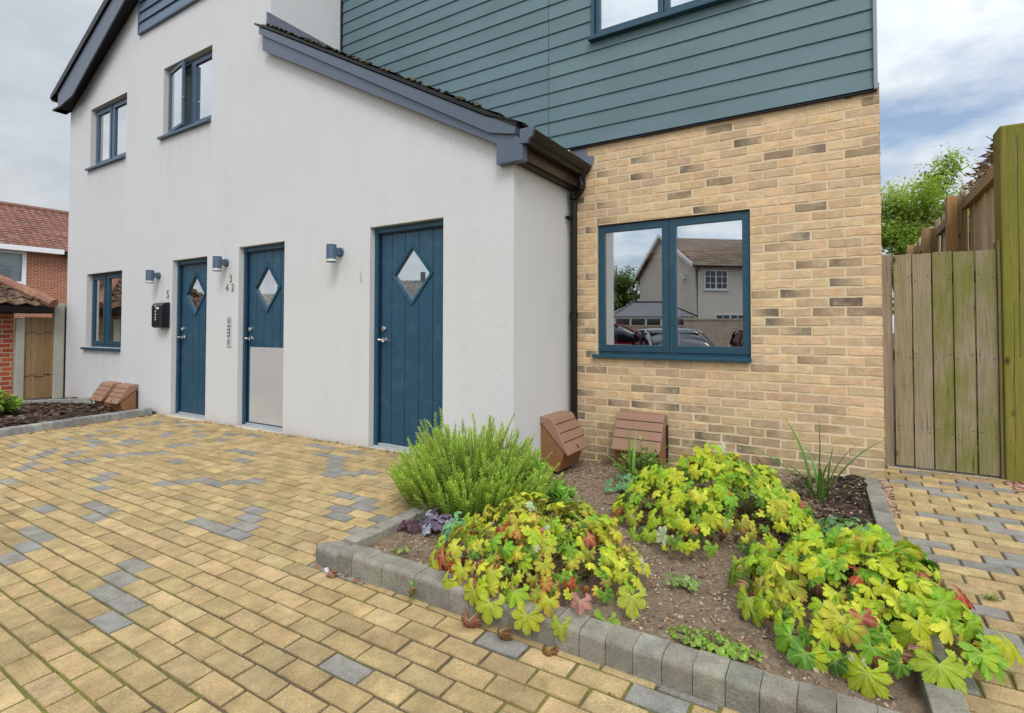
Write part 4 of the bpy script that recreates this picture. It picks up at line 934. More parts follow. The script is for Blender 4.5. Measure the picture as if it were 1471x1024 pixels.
# ------------------------------------------------------------------ plants
def ortho(n):
    n=V(n).normalized(); a=n.cross(V((0,0,1)))
    if a.length<.05: a=V((1,0,0))
    a.normalize(); return a,n.cross(a)
LOBE=[(-21.5,.58),(-18.5,.76),(-14,.91),(-11,.85),(-7.5,.99),(-4.5,.94),(0,1.05),(4.5,.94),(7.5,.99),(11,.85),(14,.91),(18.5,.76)]
def ger_leaf(mb,P,N,D,size,col,edge,r_,cup):
    N=V(N).normalized(); D=(V(D)-N*V(D).dot(N)).normalized(); W=N.cross(D); P=V(P)
    nl=7 if r_.random()<.7 else 5; span=300/nl; b=len(mb.v); fold=r_.uniform(.05,.2); bend=r_.uniform(-.5,.45); wav=r_.uniform(-.14,.14); ph=r_.uniform(0,6.28)
    mb.vert(P,(*lerp(col,(.5,.58,.2),.25),1.0)); inner=[];outer=[]
    for i in range(nl):
        ac=-150+span*(i+.5); ll=(1-.22*abs(ac)/150)*r_.uniform(.88,1.06); tw=r_.uniform(-.06,.06)
        for k,(da,rr) in enumerate(LOBE):
            a=R(ac+da*span/43); 
            rad=size*rr*ll; q=(rr-.5)
            z=-cup*size*(rr*ll)**2+bend*size*abs(math.sin(a))*rr*ll+wav*size*math.sin(a*2+ph)*rr+size*tw*q+ (fold*size*.5 if k==0 else -fold*size*.15*(1-abs(da)/22))+r_.uniform(-.012,.012)*size
            c=lerp(col,edge,max(0,(rr-.45))*1.5) if edge else col
            outer.append(mb.vert(P+D*math.cos(a)*rad+W*math.sin(a)*rad+N*z,(*c,1.0 if k==6 else (.5 if k in (5,7) else .0))))
            if k in (0,6):
                rad2=size*(.26 if k==0 else .5); z2=-cup*size*(rad2/size)**2+bend*rad2*abs(math.sin(a))+wav*rad2*math.sin(a*2+ph)+(fold*size*.3 if k==0 else -fold*size*.1)
                inner.append((len(outer)-1,mb.vert(P+D*math.cos(a)*rad2+W*math.sin(a)*rad2+N*z2,(*col,0.0 if k==0 else 1.0))))
    no=len(outer)
    for j in range(len(inner)):
        o0,i0=inner[j]; last=(j==len(inner)-1)
        if last:
            for o in range(o0,no-1): mb.face((i0,outer[o],outer[o+1]))
            continue
        o1,i1=inner[j+1]
        mb.face((b,i0,i1))
        for o in range(o0,o1):
            mb.face((i0 if o<(o0+o1)/2 else i1,outer[o],outer[o+1]))
        mb.face((i0,outer[(o0+o1+1)//2],i1))
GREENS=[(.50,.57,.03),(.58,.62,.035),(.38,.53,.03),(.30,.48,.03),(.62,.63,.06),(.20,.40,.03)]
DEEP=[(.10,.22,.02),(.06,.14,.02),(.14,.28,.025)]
def geranium(name_label,cx,cy,rx,ry,h,n,size,seed,turn=.1,lean=(0,0),over=()):
    r_=random.Random(seed); t=thing('geranium_clump',name_label,'plant',(cx,cy,soilz(cx,cy)),'leafy geranium clumps in the bed')
    L=MB(); S=MB()
    for i in range(n):
        a=r_.uniform(0,2*PI); rr=math.sqrt(r_.random())*1.0
        layer=r_.random()
        x=cx+rx*rr*math.cos(a)*(1+.15*math.sin(3*a+seed)); y=cy+ry*rr*math.sin(a)*(1+.15*math.cos(2*a+seed))
        dome=(1-rr**2.2)**.6; lump=1+.42*math.sin(x*11+seed)*math.cos(y*10-seed)
        if math.sin(x*17+seed*2)*math.sin(y*15+seed)>.7 and r_.random()<.6: continue
        zb=soilz(max(-2.1,min(.1,x)),max(1.95,y)); k=(.55+.45*layer**.5)
        z=zb+.035+h*dome*k*lump+r_.uniform(-.02,.03)
        if y<1.9 or x>.1 or x<-2.1: z=max(z,.03)
        out=V((math.cos(a)*rr,math.sin(a)*rr,0)); N=out*1.1*(.3+rr)+V((0,0,.85))+V((r_.uniform(-.85,.85),r_.uniform(-.85,.85)-.28,0)); D=out+V((r_.uniform(-.6,.6),r_.uniform(-.6,.6)-.2,-.2))
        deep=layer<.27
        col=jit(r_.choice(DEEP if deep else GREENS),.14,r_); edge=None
        q=r_.random()
        if q<turn: col=lerp(col,(.52,.46,.06),.5); edge=r_.choice([(.45,.13,.03),(.5,.30,.05),(.40,.08,.04)])
        elif q<turn*1.35: col=jit(r_.choice([(.42,.07,.03),(.50,.16,.11),(.50,.25,.06),(.46,.12,.10)]),.15,r_); edge=(.28,.05,.03)
        elif q<.42+turn: edge=lerp(col,(.46,.45,.05),.55)
        elif q>.988: col=(.50,.55,.34)
        sz=size*r_.choice((r_.uniform(.35,.7),r_.uniform(.6,1.1),r_.uniform(.7,1.15)))*(1 if not deep else .9)
        ger_leaf(L,(x,y,z),N,D,sz*.5,col,edge,r_,r_.uniform(.15,.6))
        if r_.random()<.14:
            bx,by=cx+(x-cx)*.35+r_.uniform(-.05,.05),cy+(y-cy)*.35+r_.uniform(-.05,.05)
            P0=V((bx,by,soilz(bx,by))); P1=V((x,y,z-.004)); mid=P0.lerp(P1,.55)+V((0,0,.05))
            S.tube([P0,mid,P1],[.0035,.003,.002],5,(.2,.2,.06),cap=False)
    for (x,y,z,N,D,sz,col,edge) in over: ger_leaf(L,(x,y-(.03 if y<1.92 else 0),z+(.035 if y<1.92 else 0)),N,D,sz*.5,col,edge,r_,.35)
    for i in range(max(8,n//9)):   # shrivelled leaves low in the clump
        a=r_.uniform(0,2*PI); rr=r_.uniform(.3,1.0); x=cx+rx*rr*math.cos(a); y=cy+ry*rr*math.sin(a); y=max(y,1.93)
        ger_leaf(L,(x,y,soilz(min(x,.1),y)+r_.uniform(.02,.10)),(r_.uniform(-1,1),r_.uniform(-1,.3),.5),(r_.uniform(-1,1),r_.uniform(-1,1),-.4),size*.28,jit(r_.choice([(.24,.08,.035),(.34,.17,.11),(.16,.06,.03)]),.2,r_),(.12,.04,.02),r_,1.2)
    L.build('foliage',M['leaf'],t,smooth=False); S.build('stems',M['stem'],t,smooth=True)
    return t
YL=(.43,.46,.04)
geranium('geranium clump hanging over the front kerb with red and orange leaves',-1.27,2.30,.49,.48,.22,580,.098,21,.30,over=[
    (-1.62,1.92,.03,(-.5,-1,.5),(-.2,-.3,-1),.15,(.46,.47,.03),(.50,.36,.03)),(-1.30,1.83,-.01,(-.1,-1,.5),(-.1,-.5,-1),.135,YL,None),(-1.20,1.80,-.02,(.1,-1,.6),(0,-.4,-1),.15,(.40,.46,.04),None),(-1.03,1.80,-.02,(.2,-1,.5),(.1,-.3,-1),.15,YL,(.45,.42,.03)),(-.90,1.82,-.03,(.2,-1,.4),(.2,-.3,-1),.11,(.36,.43,.05),None),
    (-1.45,1.84,-.01,(-.2,-1,.5),(-.1,-.4,-1),.12,(.48,.52,.03),None),(-1.40,1.88,.04,(-.1,-1,.8),(.1,-.6,-.7),.13,(.44,.50,.03),(.5,.25,.05)),(-1.12,1.85,.03,(.1,-1,.8),(0,-.6,-.7),.14,(.30,.45,.03),None),(-.97,1.86,.03,(0,-1,.8),(.2,-.6,-.7),.12,(.46,.50,.03),(.45,.12,.06)),(-.86,1.9,.04,(.2,-1,.7),(.2,-.6,-.7),.10,(.48,.22,.20),(.5,.2,.2)),(-1.24,1.87,.07,(-.2,-1,.9),(-.1,-.7,-.6),.12,(.50,.54,.05),None),(-1.52,1.9,.06,(-.4,-1,.8),(-.3,-.6,-.7),.12,(.42,.10,.06),(.3,.06,.03)),
    (-.72,2.05,.05,(.3,-1,.7),(.2,-.5,-.8),.15,(.43,.47,.06),None),(-.78,1.93,-.01,(.2,-1,.6),(.2,-.4,-.8),.13,(.24,.38,.05),None)])
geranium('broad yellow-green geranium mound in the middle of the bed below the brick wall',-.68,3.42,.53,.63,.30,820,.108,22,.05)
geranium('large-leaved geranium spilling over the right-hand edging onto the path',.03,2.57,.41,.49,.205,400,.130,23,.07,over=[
    (.36,2.62,.10,(.5,-.4,1),(.8,-.3,-.3),.12,(.42,.07,.045),(.5,.12,.07)),(.37,2.30,.05,(.5,-.6,1),(.7,-.5,-.5),.17,(.22,.40,.04),None),(.24,2.13,.06,(.1,-.9,.8),(.2,-.8,-.6),.17,(.34,.44,.04),None),(.05,2.02,.03,(-.1,-1,.6),(0,-.6,-.9),.16,(.38,.45,.03),None),(-.12,2.05,.02,(-.2,-1,.6),(-.1,-.6,-.9),.15,(.16,.36,.05),None),(-.14,2.13,-.02,(-.2,-1,.5),(-.1,-.6,-.9),.13,(.50,.22,.14),(.4,.15,.08)),(.45,2.42,.06,(.6,-.5,1),(.9,-.3,-.4),.15,(.44,.45,.03),None),(-.33,2.28,.05,(-.3,-1,.7),(-.2,-.6,-.8),.15,(.34,.44,.04),None),(-.20,2.35,.12,(-.3,-1,.8),(-.2,-.7,-.6),.17,(.40,.46,.04),(.5,.3,.06))])

# rosemary: upright stems set with needles
def rosemary():
    r_=random.Random(31); cx,cy=-2.08,2.82; t=thing('rosemary_bush','bushy bright green rosemary on the bed corner in front of door 1','shrub',(cx,cy,-.05)); L=MB(); S=MB()
    for i in range(900):
        a=r_.uniform(0,2*PI); rr=math.sqrt(r_.random()); bx=cx+.40*rr*math.cos(a)*1.1; by=cy+.33*rr*math.sin(a)
        top=.60*(1-.56*rr**1.8)*(1+.17*math.sin(bx*14)*math.cos(by*12))*r_.uniform(.55,1.05)
        if r_.random()<.09: top*=1.18
        tilt=rr*.62+r_.uniform(-.2,.2); d=V((math.cos(a)*math.sin(tilt)*1.2,math.sin(a)*math.sin(tilt),math.cos(tilt))).normalized()
        ln=min(top,r_.uniform(.20,.34)); zs=soilz(max(-2.15,bx),by)+max(0,top-ln*math.cos(tilt))*.95
        P0=V((bx,by,zs)); pts=[P0+d*ln*k/4+V((0,0,1))*(.18*ln*(k/4)**2*math.sin(abs(tilt)))+V((r_.uniform(-.01,.01),r_.uniform(-.01,.01),0)) for k in range(5)]
        S.tube(pts,[.0035,.003,.0025,.002,.001],4,(.12,.10,.04),cap=False)
        nn=int(ln*230); base=jit(r_.choice([(.46,.66,.05),(.52,.72,.07),(.36,.58,.05),(.56,.74,.10)]),.15,r_)
        for k in range(nn):
            s_=.18+.82*(k+.5)/nn; q=s_*4; j=min(3,int(q)); P=pts[j].lerp(pts[j+1],q-j); dd=(pts[j+1]-pts[j]).normalized(); A,B=ortho(dd); an=k*2.4
            o=(A*math.cos(an)+B*math.sin(an)); nl=r_.uniform(.018,.030)*(1 if s_<.93 else .6); v=(o*.75+dd*(.55+.6*s_*s_)).normalized(); w_=v.cross(dd).normalized()*.0028
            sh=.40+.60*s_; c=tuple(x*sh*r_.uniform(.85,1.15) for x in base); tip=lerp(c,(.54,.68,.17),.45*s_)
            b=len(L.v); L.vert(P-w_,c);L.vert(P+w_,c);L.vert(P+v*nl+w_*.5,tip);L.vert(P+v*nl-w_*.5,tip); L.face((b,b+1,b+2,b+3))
    L.build('foliage',M['needle'],t); S.build('stems',M['stem'],t)
rosemary()
def small_leaf(L,P,d,n,ln,wd,c,c2=None):
    d=V(d).normalized(); n=V(n).normalized(); w=d.cross(n)
    if w.length<.05: w=V((1,0,0))
    w.normalize(); n=w.cross(d); c2=c2 or c; b=len(L.v)
    L.vert(P,c); L.vert(P+d*ln*.4+w*wd*.5+n*wd*.12,c); L.vert(P+d*ln*.45-n*wd*.02,(*c2,)); L.vert(P+d*ln*.4-w*wd*.5+n*wd*.12,c); L.vert(P+d*ln*.85+w*wd*.22,c2); L.vert(P+d*ln*.85-w*wd*.22,c2); L.vert(P+d*ln-n*ln*.06,c2)
    L.face((b,b+1,b+2)); L.face((b,b+2,b+3)); L.face((b+1,b+4,b+2)); L.face((b+2,b+5,b+3)); L.face((b+4,b+6,b+5,b+2))
def leafy_shrub(name,label,cat,cx,cy,rx,ry,h,stems,ln,cols,seed,lpn=110,wr=.36):
    r_=random.Random(seed); z0=soilz(max(-2.1,min(.1,cx)),cy) if cx>-3 else mulz(cx,cy); t=thing(name,label,cat,(cx,cy,z0)); L=MB(); S=MB()
    for i in range(stems):
        a=r_.uniform(0,2*PI); rr=math.sqrt(r_.random()); tip=V((cx+rx*rr*math.cos(a),cy+ry*rr*math.sin(a),z0+h*(1-.65*rr*rr)*r_.uniform(.7,1.08))); P0=V((cx+rx*.25*rr*math.cos(a),cy+ry*.25*rr*math.sin(a),z0))
        pts=[P0.lerp(tip,k/4)+V((0,0,.06*h*math.sin(k/4*PI))) for k in range(5)]; S.tube(pts,[.004,.0035,.003,.002,.001],4,(.14,.13,.05),cap=False)
        L_=(tip-P0).length; nn=max(6,int(L_*lpn)); base=jit(r_.choice(cols),.15,r_)
        for k in range(nn):
            s_=.2+.8*(k+.5)/nn; q=s_*4; j=min(3,int(q)); P=pts[j].lerp(pts[j+1],q-j); dd=(pts[j+1]-pts[j]).normalized(); A,B=ortho(dd); an=k*2.4+r_.uniform(-.4,.4)
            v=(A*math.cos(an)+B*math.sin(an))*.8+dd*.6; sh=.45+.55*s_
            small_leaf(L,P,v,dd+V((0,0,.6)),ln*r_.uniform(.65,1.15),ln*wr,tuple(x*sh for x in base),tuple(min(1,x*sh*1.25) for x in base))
    L.build('foliage',M['needle'],t); S.build('stems',M['stem'],t); return t
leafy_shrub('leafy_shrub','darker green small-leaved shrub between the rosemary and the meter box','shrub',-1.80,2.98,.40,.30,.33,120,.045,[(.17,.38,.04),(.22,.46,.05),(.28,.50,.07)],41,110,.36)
leafy_shrub('hydrangea_bush','fresh bright green bush at the left edge in the mulched bed','shrub',-9.62,2.42,.30,.30,.30,40,.10,[(.22,.36,.04),(.30,.42,.05),(.16,.30,.04)],42,60,.62)
# heuchera, aquilegias: rounded leaves on wiry stalks
def round_leaf(L,P,N,D,size,c,c2,r_,lob=5,deep=.25):
    N=V(N).normalized(); D=(V(D)-N*V(D).dot(N)).normalized(); W=N.cross(D); b=len(L.v); L.vert(P,c); n=lob*4
    for k in range(n+1):
        a=R(-160+320*k/n); rad=size*(1-deep*(.5+.5*math.cos(lob*2*PI*k/n)))
        L.vert(V(P)+D*math.cos(a)*rad+W*math.sin(a)*rad+N*(size*(.12*math.cos(lob*2*PI*k/n)-.15+r_.uniform(-.04,.04))),c2)
    for k in range(n): L.face((b,b+1+k,b+2+k))
def rosette(name,label,cx,cy,rx,ry,h,n,size,cols,seed,lob=5,deep=.25,group=None,z0=None,mat='needle',cat='plant'):
    r_=random.Random(seed); z0=soilz(max(-2.1,min(.1,cx)),cy) if z0 is None else z0; t=thing(name,label,cat,(cx,cy,z0),group); L=MB(); S=MB()
    for i in range(n):
        a=r_.uniform(0,2*PI); rr=math.sqrt(r_.random()); x=cx+rx*rr*math.cos(a); y=cy+ry*rr*math.sin(a); z=z0+.015+h*(1-.6*rr)*r_.uniform(.4,1)
        c=jit(r_.choice(cols),.18,r_); round_leaf(L,(x,y,z),(math.cos(a)*rr+r_.uniform(-.4,.4),math.sin(a)*rr-.3+r_.uniform(-.4,.4),1),(math.cos(a),math.sin(a),-.1),size*r_.uniform(.55,1.1),c,lerp(c,tuple(x_*1.35 for x_ in c),.6),r_,lob,deep)
        S.tube([(cx+(x-cx)*.2,cy+(y-cy)*.2,z0),(cx+(x-cx)*.7,cy+(y-cy)*.7,z0+(z-z0)*.8),(x,y,z-.002)],.0016,4,(.16,.13,.06),cap=False)
    L.build('foliage',M[mat],t); S.build('stems',M['stem'],t); return t
rosette('heuchera_plant','silver-purple heuchera under the front of the rosemary',-2.0,2.40,.17,.09,.13,42,.036,[(.16,.12,.17),(.24,.22,.28),(.30,.29,.34),(.11,.07,.10)],51,5,.2)
rosette('heuchera_plant','small dark plum heuchera low beside the silver one',-2.12,2.28,.09,.06,.06,18,.028,[(.14,.06,.09),(.09,.04,.06)],52,5,.2)
rosette('aquilegia_plant','blue-green aquilegia between the purple leaves and the red-tinged geranium',-1.79,2.34,.09,.12,.16,46,.030,[(.15,.34,.13),(.20,.40,.17),(.12,.28,.13)],53,3,.35)
rosette('aquilegia_plant','aquilegia with loose green leaves beside the right-hand edging',.03,3.36,.17,.17,.11,60,.034,[(.13,.30,.07),(.17,.34,.09),(.12,.25,.10)],54,3,.35)
rosette('aquilegia_plant','small blue-green aquilegia near the brick wall by the strap leaves',-1.36,3.72,.16,.14,.16,38,.030,[(.12,.27,.10),(.16,.33,.13)],55,3,.35)
leafy_shrub('leafy_weed','tangle of thin green stems in front of the meter box on the brick wall','plant',-1.38,4.18,.26,.16,.33,60,.05,[(.22,.36,.05),(.30,.42,.08),(.16,.30,.05)],44,45,.4)
rosette('heuchera_plant','pink-purple heuchera tuft at the inner side of the right-hand edging',.12,3.43,.05,.05,.07,12,.026,[(.30,.14,.20),(.2,.08,.12)],56,5,.2)
for k,(x,y,lab) in enumerate([(-1.93,2.03,'small bright clover weed on the sandy corner of the bed'),(-1.60,2.02,'clover weed behind the front kerb left of the geranium'),(-1.80,2.18,'clover weed in the middle of the sandy patch')]):
    rosette('clover_weed',lab,x,y,.05,.04,.03,12,.014,[(.22,.36,.04),(.28,.40,.06)],60+k,3,.3,'little weeds on bare soil')
rosette('clover_weed','low patch of weeds behind the front kerb near the right-hand geranium',-.42,2.05,.17,.07,.035,110,.014,[(.22,.36,.04),(.28,.42,.06),(.18,.30,.03)],66,3,.3,'little weeds on bare soil')
rosette('clover_weed','grey-green weed on the bare soil between the three geraniums',-.62,2.42,.09,.07,.05,30,.017,[(.18,.30,.06),(.25,.36,.1)],67,3,.3,'little weeds on bare soil')
def strap_plant(label,cx,cy,blades,group='strap-leaved plants by the brick wall'):
    z0=soilz(cx,cy); t=thing('daylily_plant',label,'plant',(cx,cy,z0),group)
    for (az,ln,rise,wd,droop) in blades:
        L=MB(); a=R(az); d=V((math.cos(a),math.sin(a),0)); n=9; P=V((cx,cy,z0))+d*.03+V((rnd.uniform(-.03,.03),rnd.uniform(-.03,.03),0)); base=jit(rnd.choice([(.10,.25,.035),(.14,.30,.04),(.19,.34,.05)]),.15); prev=None; el=R(rise)
        for k in range(n+1):
            s_=k/n; w_=wd*(1-s_**2.5)*.5*(.6+.4*min(1,s_*4)); sd=V((-d.y,d.x,0)); c=lerp(tuple(x*.6 for x in base),base,min(1,s_*2))
            i0=L.vert(P-sd*w_+V((0,0,w_*.35)),c); i1=L.vert(P,tuple(x*.8 for x in c)); i2=L.vert(P+sd*w_+V((0,0,w_*.35)),c)
            if prev: L.face((prev[0],i0,i1,prev[1])); L.face((prev[1],i1,i2,prev[2]))
            prev=(i0,i1,i2); e=el-R(droop)*s_**1.5; P=P+(d*math.cos(e)+V((0,0,math.sin(e))))*ln/n
        L.build('leaf_blade',M['strap'],t,smooth=True)
strap_plant('dark green strap-leaved daylily near the right end of the brick wall',-.14,4.05,[(200,0.56,95,0.035,10),(150,0.59,80,0.037,40),(15,0.63,62,0.035,45),(340,0.56,75,0.031,50),(185,0.67,50,0.033,60),(172,0.61,25,0.030,30),(195,0.51,68,0.027,95),(30,0.37,88,0.027,15),(270,0.41,70,0.027,70),(230,0.44,60,0.025,60),(350,0.44,48,0.027,30),(120,0.37,75,0.025,40),(300,0.32,80,0.022,40)])
strap_plant('light green strap-leaved daylily in front of the meter box on the brick wall',-1.37,3.98,[(170,0.49,92,0.037,15),(20,0.49,70,0.033,60),(345,0.56,55,0.030,75),(5,0.51,62,0.033,110),(100,0.44,75,0.025,30),(190,0.39,60,0.025,60),(270,0.32,70,0.022,60),(325,0.41,75,0.025,60)])

# litter on the soil and odd dead leaves on the paving
s=MB()
def bedpt():
    while True:
        x,y=rnd.uniform(-2.1,.12),rnd.uniform(1.92,4.7)
        if x<kin(y)-.01: return x,y
stones(s,bedpt,4500,.011,[(.34,.25,.17),(.26,.185,.125),(.39,.295,.205)],lambda x,y:soilz(x,y)+.001,.9)
stones(s,bedpt,2000,.018,[(.26,.17,.11),(.16,.10,.06),(.27,.20,.135),(.12,.07,.045),(.22,.12,.06),(.20,.13,.08)],lambda x,y:soilz(x,y)+.002,.3)
stones(s,lambda:(rnd.uniform(-.35,.12),rnd.uniform(3.0,4.7)),900,.026,[(.05,.03,.02),(.08,.05,.035),(.03,.02,.015)],lambda x,y:soilz(x,y)+.004,.4)
tag(s.build('soil_litter',M['chip']),'crumbs of soil, bark and dry leaf scattered over the planting bed','litter',kind='stuff')
s=MB(); stones(s,lambda:(kout(4.4)+abs(rnd.gauss(0,.022))+.006,rnd.uniform(3.95,4.74)),230,.022,[(.30,.17,.10),(.40,.27,.18),(.22,.11,.07),(.45,.33,.25)],lambda x,y:gz(x,y)+.003,.3)
stones(s,lambda:(rnd.uniform(.97,1.35),rnd.uniform(4.86,5.14)),260,.026,[(.30,.15,.10),(.40,.25,.18),(.22,.10,.07)],lambda x,y:gz(x,y)+.003,.3)
stones(s,lambda:(-8.03+abs(rnd.gauss(0,.03)),rnd.uniform(2.3,3.6)),70,.026,[(.26,.09,.04),(.15,.08,.05),(.4,.2,.08)],lambda x,y:gz(x,y)+.003,.3)
stones(s,lambda:(rnd.uniform(-2.3,-1.95),1.795-abs(rnd.gauss(0,.02))),26,.022,[(.32,.12,.06),(.2,.1,.06)],lambda x,y:gz(x,y)+.003,.4)
stones(s,lambda:(rnd.uniform(-7.5,-2.4),3.683-abs(rnd.gauss(0,.03))),60,.022,[(.34,.10,.04),(.2,.08,.05)],lambda x,y:gz(x,y)+.003,.3)
tag(s.build('leaf_litter',M['chip']),'dry brown leaf scraps gathered along the paving edges','litter',kind='stuff')
r_=random.Random(5)
for (x,y,dz,n,sz,lab) in [(-1.27,1.72,.045,(.3,-1,.3),.055,'shrivelled pink geranium leaf drooping over the kerb onto the paving'),(-1.13,1.73,.035,(-.2,-1,.4),.045,'curled brown dead leaf against the foot of the kerb'),(-.93,1.745,.02,(.2,-.8,.6),.045,'curled tan dead leaf to the right on the kerb foot')]:
    L=MB(); ger_leaf(L,(x,y,gz(x,y)+dz),n,(.2,-.3,-1),sz,jit((.36,.15,.10) if 'pink' in lab else (.25,.11,.05),.1),(.15,.05,.03),r_,1.6)
    L.tube([(x,y,gz(x,y)+dz),(x+.015,y+.03,gz(x,y)+dz+.02),(x+.05,1.795,.012),(x+.07,1.85,.022),(x+.08,1.93,.01)] if 'pink' in lab else [(x,y,gz(x,y)+dz),(x+.012,y+.02,gz(x,y)+dz+.012)],.002,5,(.3,.12,.06)); tag(L.build('dead_leaf',M['leaf']),lab,'leaf')
# moss and tiny weeds in the joints
s=MB()
for _ in range(420):
    k=rnd.randint(-8,27); y=.885+.0985*k+rnd.uniform(-.004,.004); x=rnd.uniform(-7.9,-.2 if y<1.75 else -2.35)
    if y>3.6 or y<.2: continue
    for q in range(rnd.randint(2,6)):
        a=rnd.uniform(0,2*PI); P=V((x+rnd.uniform(-.02,.02),y+rnd.uniform(-.005,.005),gz(x,y)-.003)); small_leaf(s,P,(math.cos(a)*.6,math.sin(a)*.4,.7),(0,0,1),rnd.uniform(.005,.013),.004,jit((.17,.20,.02),.25))
tag(s.build('joint_moss',M['needle']),'tiny moss tufts growing in the paving joints','moss',kind='stuff')
for (x,y,lab) in [(.52,3.02,'grassy weed in the path joints by the grey blocks'),(.60,2.80,'second grassy weed in the path, nearer the camera'),(.77,2.82,'grassy weed in the path near the picture edge'),(.36,3.02,'small weed in the path close to the edging')]:
    s=MB()
    for q in range(26):
        a=rnd.uniform(0,2*PI); small_leaf(s,V((x+rnd.uniform(-.02,.02),y+rnd.uniform(-.01,.01),gz(x,y)-.002)),(math.cos(a),math.sin(a),rnd.uniform(.4,1.3)),(0,0,1),rnd.uniform(.02,.05),.006,jit((.16,.22,.03),.25))
    tag(s.build('grass_weed',M['needle']),lab,'weed','weeds in the path joints')
s=MB(); x,y=-1.62,1.79
for q in range(16):
    a=rnd.uniform(0,2*PI); small_leaf(s,V((x+rnd.uniform(-.02,.02),y-.01,gz(x,y)+rnd.uniform(0,.07))),(math.cos(a),math.sin(a)-.5,.6),(0,-.5,1),rnd.uniform(.02,.035),.016,jit(rnd.choice([(.20,.36,.04),(.34,.12,.06),(.15,.28,.04)]),.2))
tag(s.build('kerb_weed',M['needle']),'little weed with red stalk growing at the foot of the front kerb','weed')
s=MB(); s.tube([(-2.19,1.775,gz(-2.2,1.77)+.005),(-2.175,1.77,gz(-2.2,1.77)+.012),(-2.155,1.765,gz(-2.2,1.77)+.005)],[.006,.014,.006],8,(.6,.6,.58)); tag(s.build('pebble',M['kerb'],smooth=True),'small white pebble at the rounded corner of the kerb','pebble')

# ------------------------------------------------------------------ trees
def make_tree(label,loc,h,spread,trunk_h,n,lsz,cols,seed,group=None):
    r_=random.Random(seed); x0,y0,z0=loc; t=thing('broadleaf_tree',label,'tree',loc,group); T=MB(); L=MB()
    T.tube([(x0,y0,z0),(x0+.05,y0,z0+trunk_h*.5),(x0,y0+.1,z0+trunk_h),(x0+.1,y0,z0+h*.8)],[.16*h/6,.13*h/6,.1*h/6,.03],8)
    for i in range(46):
        a=r_.uniform(0,2*PI); e=r_.uniform(-.25,1.25); zt=z0+trunk_h+(h-trunk_h)*r_.uniform(.0,.5); rr=spread*r_.uniform(.55,1.05)*(1-.45*max(0,(zt-z0-trunk_h)/(h-trunk_h)))
        P0=V((x0,y0,zt)); P1=P0+V((math.cos(a)*math.cos(e)*rr,math.sin(a)*math.cos(e)*rr,math.sin(e)*rr*.95))
        P1.z=min(P1.z,z0+h*r_.uniform(.9,1.03)); mid=P0.lerp(P1,.5)+V((r_.uniform(-.2,.2),r_.uniform(-.2,.2),r_.uniform(0,.3))); T.tube([P0,mid,P1],[.035,.022,.008],5,cap=False)
        cb=jit(r_.choice(cols),.15,r_)
        for k in range(n//46):
            s_=r_.uniform(.35,1.08); Q=P0.lerp(mid,s_*2) if s_<.5 else mid.lerp(P1,(s_-.5)*2)
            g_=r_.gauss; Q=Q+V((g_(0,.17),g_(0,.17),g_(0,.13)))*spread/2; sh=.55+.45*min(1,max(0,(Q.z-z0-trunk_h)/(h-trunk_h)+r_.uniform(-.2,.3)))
            d=V((r_.uniform(-1,1),r_.uniform(-1,1),r_.uniform(-.8,.3))); small_leaf(L,Q,d,(r_.uniform(-.5,.5),r_.uniform(-.5,.5),1),lsz*r_.uniform(.6,1.3),lsz*.45,tuple(v*sh for v in cb),tuple(min(1,v*sh*1.2) for v in cb))
    T.build('trunk',M['bark'],t); L.build('crown',M['tree'],t); return t
make_tree('yellow-green leafy tree rising behind the fence at the right',(2.55,25,-.1),8.9,3.4,2.0,30000,.17,[(.27,.41,.05),(.35,.47,.07),(.18,.30,.04),(.42,.49,.09)],71)

# ------------------------------------------------------------------ left: fence bay, garage, neighbouring house
t=thing('fence_bay','narrow stained timber fence bay between two concrete posts beside the house','fence',(-11.3,3.3,-.12))
mb=MB(); y=3.165
while y<3.535:
    wv=min(.085,3.535-y); c=jit((.25,.155,.075),.18); mb.box(-11.305-rnd.uniform(0,.01),-11.28,y,y+wv-.002,-.05,1.275,(*c,.0)); y+=wv
mb.build('fence_boards',M['wood'],t)
for z in (.25,.95): 
    mb=MB()
    for k in range(6): mb.box(-11.279,-11.274,3.17+k*.06,3.17+k*.06+.058,z+.02*math.sin(k*1.8)+.06,z+.02*math.sin(k*1.8)+.07,(.06,.035,.02))
    mb.build('weather_stain',M['chip'],t)
for (a,b,zt) in ((3.055,3.163,1.262),(3.536,3.68,1.515)):
    mb=MB(); mb.box(-11.36,-11.25,a,b,-.3,zt); mb.build('concrete_post',M['post'],t,bevel=.012)
mb=MB(); mb.box(-11.33,-11.30,3.682,4.6,-.1,1.47,(.10,.085,.065)); mb.build('dark_board',M['chip'],t)
t=thing('garage','small red brick garage with a mossy tiled hip roof at the left edge','garage',(-12.6,1,-.12))
mb=MB(); mb.poly([(-11.36,1.1,-.3),(-11.36,3.05,-.3),(-11.36,3.05,1.42),(-11.36,1.1,1.42)]); mb.poly([(-11.36,3.05,-.3),(-15,3.05,-.3),(-15,3.05,1.42),(-11.36,3.05,1.42)]); mb.poly([(-11.36,1.1,-.3),(-11.36,1.1,1.42),(-15,1.1,1.42),(-15,1.1,-.3)])
mb.build('wall',M['redbrick'],t)
mb=MB(); W=V((-1.5,0,.73)).normalized()
tile_roof(mb,(-11.1,.9,1.47),(0,1,0),W,2.55,2.35,(.15,.085,.062),.24,.24,keep=lambda a,b: a<2.55-b*.54 and a>b*.54-.05,prof=.03,var=.3)
tile_roof(mb,(-11.1,3.45,1.47),(-1,0,0),V((0,-1,.80)),4,1.6,(.16,.09,.065),.24,.24,keep=lambda a,b: a>b*1.2,prof=.03,var=.3)
